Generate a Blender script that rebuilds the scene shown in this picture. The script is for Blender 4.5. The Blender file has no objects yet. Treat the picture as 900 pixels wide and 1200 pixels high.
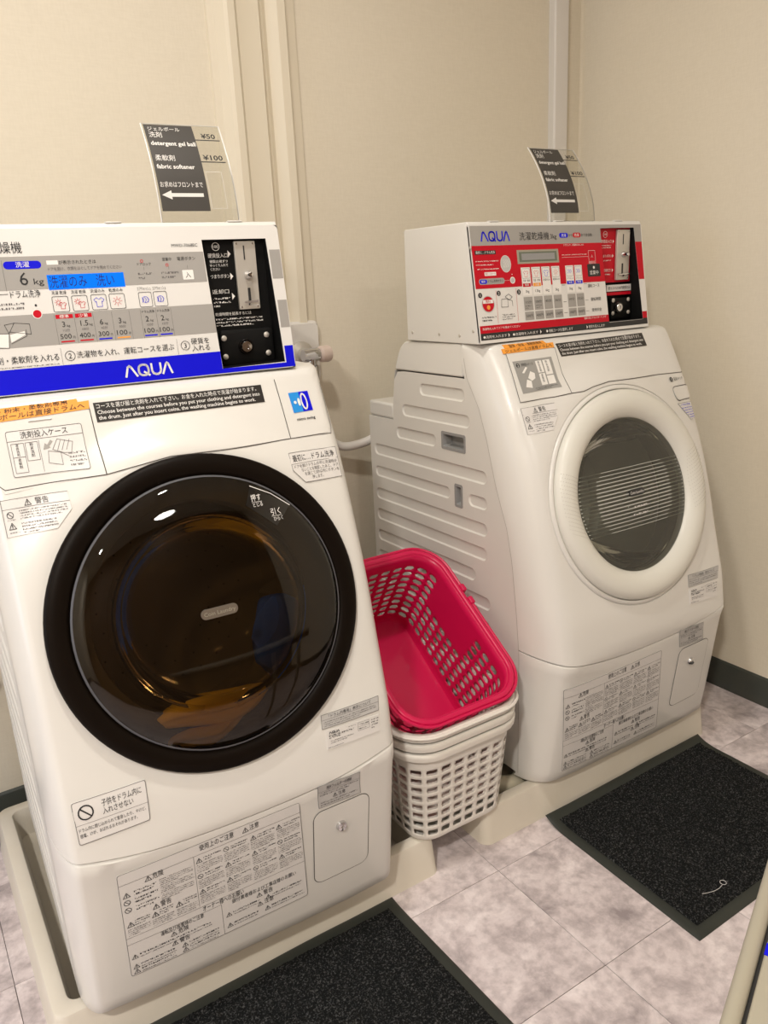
import bpy, bmesh, math, random
from mathutils import Vector, Matrix
from mathutils.geometry import tessellate_polygon
R = math.radians
random.seed(7)
scene = bpy.context.scene
COL = scene.collection

# ---------------------------------------------------------------- camera
f_px, W_PX, H_PX = 929.0, 900, 1200
cam_d = bpy.data.cameras.new('camera')
cam_d.sensor_fit = 'VERTICAL'; cam_d.sensor_height = 24.0
cam_d.lens = 24.0 * f_px / H_PX
cam_d.clip_start = .01
cam = bpy.data.objects.new('camera', cam_d); COL.objects.link(cam)
# rows: world axes seen in camera space (x right, y down, z forward)
RX = Vector((0.8396, -0.1911, 0.5084)); RY = Vector((-0.5411, -0.2126, 0.8136)); RZ = Vector((-0.0474, -0.9583, -0.2820))
right = Vector((RX[0], RY[0], RZ[0])).normalized()
down = Vector((RX[1], RY[1], RZ[1]))
fwd = Vector((RX[2], RY[2], RZ[2])).normalized()
down = (down - right * down.dot(right)); down = (down - fwd * down.dot(fwd)).normalized()
right = down.cross(fwd).normalized()
CAM = Vector((0, 0, 1.165))
m = Matrix.Identity(4)
for i in range(3):
    m[i][0] = right[i]; m[i][1] = -down[i]; m[i][2] = -fwd[i]; m[i][3] = CAM[i]
cam.matrix_world = m
scene.camera = cam

# ---------------------------------------------------------------- light and exposure
scene.view_settings.view_transform = 'Standard'
scene.view_settings.look = 'None'
scene.view_settings.gamma = 1.0
scene.view_settings.exposure = 0.17
world = bpy.data.worlds.new('room_air'); scene.world = world
world.use_nodes = True
world.node_tree.nodes['Background'].inputs[0].default_value = (1.0, .92, .82, 1)
world.node_tree.nodes['Background'].inputs[1].default_value = .20
def area(name, loc, size, power, color, target=None, shape='DISK', size_y=None):
    d = bpy.data.lights.new(name, 'AREA'); d.shape = shape; d.size = size; d.energy = power; d.color = color
    if size_y: d.size_y = size_y
    o = bpy.data.objects.new(name, d); COL.objects.link(o); o.location = loc
    if target is not None:
        o.rotation_euler = (Vector(target) - Vector(loc)).to_track_quat('-Z', 'Y').to_euler()
    return o
WARM = (1.0, .94, .855)
area('ceiling_lamp_or_fill', (-.85, -.45, 2.37), .16, 45, WARM)
area('ceiling_lamp_or_fill', (.35, .80, 2.37), .14, 12, WARM)
area('ceiling_lamp_or_fill', (.6, -1.2, 2.37), .30, 10, WARM)  # added fill from behind the camera, brightens the walls
area('side_window_light', (-1.4, 1.1, 1.1), .8, 7, (.55, .72, 1.0), (1.0, 1.2, .6), 'RECTANGLE', 1.2)

# ---------------------------------------------------------------- materials
def node_mat(name, color=(.8, .8, .8), rough=.5, metal=0.0, spec=.5, coat=0.0, bump=None, noise=None, emit=None, alpha=1.0, trans=0.0, ior=1.45, sss=0):
    m = bpy.data.materials.new(name); m.use_nodes = True
    nt = m.node_tree; b = nt.nodes['Principled BSDF']
    b.inputs['Base Color'].default_value = (*color, 1); b.inputs['Roughness'].default_value = rough
    b.inputs['Metallic'].default_value = metal; b.inputs['Specular IOR Level'].default_value = spec
    b.inputs['Coat Weight'].default_value = coat; b.inputs['IOR'].default_value = ior
    b.inputs['Alpha'].default_value = alpha; b.inputs['Transmission Weight'].default_value = trans
    if emit:
        b.inputs['Emission Color'].default_value = (*emit[0], 1); b.inputs['Emission Strength'].default_value = emit[1]
    geo = nt.nodes.new('ShaderNodeNewGeometry')
    if noise:       # (scale, amount, second colour)
        n = nt.nodes.new('ShaderNodeTexNoise'); n.inputs['Scale'].default_value = noise[0]; n.inputs['Detail'].default_value = 5
        nt.links.new(geo.outputs['Position'], n.inputs['Vector'])
        r = nt.nodes.new('ShaderNodeMapRange'); r.inputs[1].default_value = .35; r.inputs[2].default_value = .7
        r.inputs[3].default_value = 0; r.inputs[4].default_value = noise[1]
        nt.links.new(n.outputs['Fac'], r.inputs[0])
        mx = nt.nodes.new('ShaderNodeMix'); mx.data_type = 'RGBA'
        mx.inputs[6].default_value = (*color, 1); mx.inputs[7].default_value = (*noise[2], 1)
        nt.links.new(r.outputs[0], mx.inputs[0]); nt.links.new(mx.outputs[2], b.inputs['Base Color'])
    if bump:        # (scale, strength, distance)
        n = nt.nodes.new('ShaderNodeTexNoise'); n.inputs['Scale'].default_value = bump[0]; n.inputs['Detail'].default_value = 3
        nt.links.new(geo.outputs['Position'], n.inputs['Vector'])
        bp = nt.nodes.new('ShaderNodeBump'); bp.inputs['Strength'].default_value = bump[1]; bp.inputs['Distance'].default_value = bump[2]
        nt.links.new(n.outputs['Fac'], bp.inputs['Height']); nt.links.new(bp.outputs[0], b.inputs['Normal'])
    return m
def glass_mat(name, tint, gloss_rough=.02, ior=1.45):
    m = bpy.data.materials.new(name); m.use_nodes = True
    nt = m.node_tree; nt.nodes.clear()
    out = nt.nodes.new('ShaderNodeOutputMaterial'); mix = nt.nodes.new('ShaderNodeMixShader')
    t = nt.nodes.new('ShaderNodeBsdfTransparent'); t.inputs[0].default_value = (*tint, 1)
    g = nt.nodes.new('ShaderNodeBsdfGlossy'); g.inputs['Roughness'].default_value = gloss_rough; g.inputs[0].default_value = (1, 1, 1, 1)
    f = nt.nodes.new('ShaderNodeFresnel'); f.inputs[0].default_value = ior
    nt.links.new(f.outputs[0], mix.inputs[0]); nt.links.new(t.outputs[0], mix.inputs[1]); nt.links.new(g.outputs[0], mix.inputs[2])
    nt.links.new(mix.outputs[0], out.inputs[0])
    return m
def haze_glass(name, tint, film, amount, ior=1.45, rough=.02):  # film: diffuse haze painted into the glass to lift its darkness
    m = glass_mat(name, tint, rough, ior); nt = m.node_tree
    mix = nt.nodes['Mix Shader']; t = nt.nodes['Transparent BSDF']
    d = nt.nodes.new('ShaderNodeBsdfDiffuse'); d.inputs[0].default_value = (*film, 1)
    m2 = nt.nodes.new('ShaderNodeMixShader'); m2.inputs[0].default_value = amount
    nt.links.new(t.outputs[0], m2.inputs[1]); nt.links.new(d.outputs[0], m2.inputs[2]); nt.links.new(m2.outputs[0], mix.inputs[1])
    return m
def wall_mat(name, color, c2):
    m = node_mat(name, color, .75, spec=.3)
    nt = m.node_tree; b = nt.nodes['Principled BSDF']; geo = nt.nodes['Geometry']
    sep = nt.nodes.new('ShaderNodeMapping'); sep.inputs['Scale'].default_value = (300, 300, 60)
    n1 = nt.nodes.new('ShaderNodeTexNoise'); n1.inputs['Scale'].default_value = 1; n1.inputs['Detail'].default_value = 2
    nt.links.new(geo.outputs['Position'], sep.inputs[0]); nt.links.new(sep.outputs[0], n1.inputs['Vector'])
    s2 = nt.nodes.new('ShaderNodeMapping'); s2.inputs['Scale'].default_value = (40, 40, 300)
    n2 = nt.nodes.new('ShaderNodeTexNoise'); n2.inputs['Scale'].default_value = 1; n2.inputs['Detail'].default_value = 2
    nt.links.new(geo.outputs['Position'], s2.inputs[0]); nt.links.new(s2.outputs[0], n2.inputs['Vector'])
    ad = nt.nodes.new('ShaderNodeMath'); ad.operation = 'ADD'
    nt.links.new(n1.outputs['Fac'], ad.inputs[0]); nt.links.new(n2.outputs['Fac'], ad.inputs[1])
    bp = nt.nodes.new('ShaderNodeBump'); bp.inputs['Strength'].default_value = .12; bp.inputs['Distance'].default_value = .0008
    nt.links.new(ad.outputs[0], bp.inputs['Height']); nt.links.new(bp.outputs[0], b.inputs['Normal'])
    r = nt.nodes.new('ShaderNodeMapRange'); r.inputs[1].default_value = .7; r.inputs[2].default_value = 1.3
    nt.links.new(ad.outputs[0], r.inputs[0])
    mx = nt.nodes.new('ShaderNodeMix'); mx.data_type = 'RGBA'; mx.inputs[6].default_value = (*color, 1); mx.inputs[7].default_value = (*c2, 1)
    nt.links.new(r.outputs[0], mx.inputs[0]); nt.links.new(mx.outputs[2], b.inputs['Base Color'])
    return m
def tile_mat():
    m = node_mat('vinyl_tile', (.5, .45, .44), .38, spec=.45)
    nt = m.node_tree; b = nt.nodes['Principled BSDF']; geo = nt.nodes['Geometry']
    oi = nt.nodes.new('ShaderNodeObjectInfo')
    sc = nt.nodes.new('ShaderNodeVectorMath'); sc.operation = 'SCALE'; sc.inputs['Scale'].default_value = 0.0
    v = nt.nodes.new('ShaderNodeCombineXYZ')
    mu = nt.nodes.new('ShaderNodeMath'); mu.operation = 'MULTIPLY'; mu.inputs[1].default_value = 37.0
    nt.links.new(oi.outputs['Random'], mu.inputs[0]); nt.links.new(mu.outputs[0], v.inputs[2])
    ad = nt.nodes.new('ShaderNodeVectorMath'); ad.operation = 'ADD'
    nt.links.new(geo.outputs['Position'], ad.inputs[0]); nt.links.new(v.outputs[0], ad.inputs[1])
    n1 = nt.nodes.new('ShaderNodeTexNoise'); n1.inputs['Scale'].default_value = 14; n1.inputs['Detail'].default_value = 8; n1.inputs['Roughness'].default_value = .66
    n1.inputs['Distortion'].default_value = .25
    nt.links.new(ad.outputs[0], n1.inputs['Vector'])
    cr = nt.nodes.new('ShaderNodeValToRGB')
    cr.color_ramp.elements[0].position = .30; cr.color_ramp.elements[0].color = (.33, .285, .295, 1)
    cr.color_ramp.elements[1].position = .66; cr.color_ramp.elements[1].color = (.86, .78, .79, 1)
    e = cr.color_ramp.elements.new(.50); e.color = (.68, .60, .61, 1)
    nt.links.new(n1.outputs['Fac'], cr.inputs[0])
    n2 = nt.nodes.new('ShaderNodeTexNoise'); n2.inputs['Scale'].default_value = 55; n2.inputs['Detail'].default_value = 4
    nt.links.new(ad.outputs[0], n2.inputs['Vector'])
    mr = nt.nodes.new('ShaderNodeMapRange'); mr.inputs[1].default_value = .45; mr.inputs[2].default_value = .75; mr.inputs[4].default_value = .55
    nt.links.new(n2.outputs['Fac'], mr.inputs[0])
    mx = nt.nodes.new('ShaderNodeMix'); mx.data_type = 'RGBA'; mx.inputs[7].default_value = (.34, .29, .30, 1)
    nt.links.new(mr.outputs[0], mx.inputs[0]); nt.links.new(cr.outputs[0], mx.inputs[6]); nt.links.new(mx.outputs[2], b.inputs['Base Color'])
    bp = nt.nodes.new('ShaderNodeBump'); bp.inputs['Strength'].default_value = .12; bp.inputs['Distance'].default_value = .001
    nt.links.new(n2.outputs['Fac'], bp.inputs['Height']); nt.links.new(bp.outputs[0], b.inputs['Normal'])
    return m
def speckle_mat(name, c0, c1, scale, rough=.95):
    m = node_mat(name, c0, rough, spec=.2)
    nt = m.node_tree; b = nt.nodes['Principled BSDF']; geo = nt.nodes['Geometry']
    n = nt.nodes.new('ShaderNodeTexNoise'); n.inputs['Scale'].default_value = scale; n.inputs['Detail'].default_value = 6; n.inputs['Roughness'].default_value = .7
    nt.links.new(geo.outputs['Position'], n.inputs['Vector'])
    cr = nt.nodes.new('ShaderNodeValToRGB'); cr.color_ramp.elements[0].position = .52; cr.color_ramp.elements[0].color = (*c0, 1)
    cr.color_ramp.elements[1].position = .72; cr.color_ramp.elements[1].color = (*c1, 1)
    nt.links.new(n.outputs['Fac'], cr.inputs[0]); nt.links.new(cr.outputs[0], b.inputs['Base Color'])
    bp = nt.nodes.new('ShaderNodeBump'); bp.inputs['Strength'].default_value = .9; bp.inputs['Distance'].default_value = .004
    nt.links.new(n.outputs['Fac'], bp.inputs['Height']); nt.links.new(bp.outputs[0], b.inputs['Normal'])
    return m
M = {
 'wall': wall_mat('woven_wallpaper', (.80, .735, .61), (.765, .70, .575)),
 'wood': node_mat('dark_wood_wall', (.14, .09, .055), .5, noise=(6, .6, (.09, .055, .03))),
 'ceil': node_mat('ceiling_board', (.72, .69, .62), .8),
 'trim': node_mat('painted_moulding', (.76, .69, .555), .5),
 'duct': node_mat('duct_cover', (.76, .73, .69), .45),
 'base': node_mat('dark_vinyl_baseboard', (.055, .062, .055), .45, noise=(12, .5, (.08, .08, .065))),
 'subfloor': node_mat('floor_grout', (.10, .085, .08), .7),
 'tile': tile_mat(),
 'shell': node_mat('white_enamel', (.74, .725, .69), .28, spec=.5, coat=.15),
 'panelw': node_mat('white_print_sheet', (.76, .745, .72), .3, coat=.2),
 'side': node_mat('white_steel_side', (.72, .705, .67), .38),
 'dark': node_mat('dark_plastic', (.03, .03, .03), .5),
 'seam': node_mat('seam_shadow_gap', (.06, .05, .045), .8),
 'seamlite': node_mat('moulded_seam', (.45, .42, .38), .7),
 'black': node_mat('black_gloss', (.006, .005, .005), .08, coat=.6),
 'bezel': node_mat('door_bezel', (.006, .0035, .002), .45, spec=.10),
 'ring': node_mat('door_ring_plastic', (.74, .73, .67), .35),
 'grey': node_mat('grey_plastic', (.30, .30, .30), .5),
 'lgrey': node_mat('print_grey', (.36, .345, .325), .4),
 'steel': node_mat('brushed_steel', (.60, .57, .52), .42, .45, bump=(400, .05, .0005)),
 'drumdark': node_mat('drum_steel_dimmed', (.16, .155, .145), .35, .5),  # drum steel darkened: the dim interior behind the lens is in its colour
 'coinblack': node_mat('coin_plate_black', (.006, .006, .006), .5, spec=.2),
 'drumsteel': node_mat('drum_steel', (.60, .60, .57), .35, .55),
 'chrome': node_mat('chrome', (.66, .66, .68), .08, 1.0),
 'blue': node_mat('print_blue', (.003, .003, .66), .45, spec=.25),
 'lblue': node_mat('print_light_blue', (.02, .28, .75), .35),
 'red': node_mat('print_red', (.54, .004, .018), .45, spec=.25),
 'darkred': node_mat('print_dark_red', (.50, .01, .02), .4),
 'orange': node_mat('orange_tape', (.90, .36, .05), .5),
 'ink': node_mat('print_ink', (.02, .02, .022), .5),
 'inkgrey': node_mat('print_fine_ink', (.14, .13, .13), .6),
 'inkred': node_mat('print_red_ink', (.60, .04, .05), .5),
 'white': node_mat('print_white', (.85, .83, .80), .4),
 'tapeblack': node_mat('black_label_tape', (.025, .022, .02), .35),
 'stickw': node_mat('sticker_paper', (.74, .72, .70), .35),
 'stickg': node_mat('sticker_light_grey', (.52, .51, .50), .4),
 'stickd': node_mat('sticker_grey', (.34, .335, .32), .4),
 'badge': node_mat('badge_metal', (.17, .14, .11), .4, .3),
 'rimgrey': node_mat('lens_edge', (.10, .10, .11), .3),
 'lcdblue': node_mat('backlit_display', (.0, .01, .06), .6, spec=.1, emit=((.0, .20, 1.0), .95)),
 'lcdink': node_mat('display_ink', (.0, .0, .10), .5),
 'lcdgreen': node_mat('display_grey_green', (.16, .18, .14), .25),
 'cream': node_mat('cream_frame', (.36, .33, .26), .4),
 'tray': node_mat('drain_pan_plastic', (.74, .69, .60), .42, noise=(9, .3, (.62, .56, .45))),
 'pink': node_mat('pink_basket_plastic', (.60, .006, .075), .32, spec=.5),
 'basket': node_mat('white_basket_plastic', (.80, .765, .71), .35),
 'mat': speckle_mat('mat_pile', (.006, .007, .0075), (.17, .17, .17), 300),
 'rubber': node_mat('mat_rubber', (.028, .032, .027), .5),
 'hose': node_mat('drain_hose', (.55, .50, .38), .5),
 'hosegrey': node_mat('grey_ribbed_hose', (.35, .35, .34), .5),
 'lens': haze_glass('tinted_door_glass', (.47, .34, .19), (.12, .07, .03), .02),
 'bowl': glass_mat('door_bowl_glass', (.95, .95, .93), .03, 1.2),
 'clearglass': haze_glass('door_window_glass', (.70, .72, .67), (.40, .40, .34), .09),
 'acrylic': glass_mat('clear_acrylic', (.93, .93, .91), .05, 1.5),
 'sheet': node_mat('black_paper', (.055, .05, .045), .5),
 'yellow': node_mat('yellow_towel', (1.0, .74, .08), .9, bump=(300, .5, .001)),
 'bluereflect': node_mat('blue_reflection', (.02, .12, .95), .9, bump=(200, .4, .001)),  # blue of a reflection on the lens, given to a solid shape
 'gasket': node_mat('rubber_gasket', (.12, .12, .115), .6),
 'stripe': node_mat('glass_stripe_print', (.45, .47, .43), .4),
 'knobpink': node_mat('faucet_knob', (.75, .62, .55), .35),
}
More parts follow.
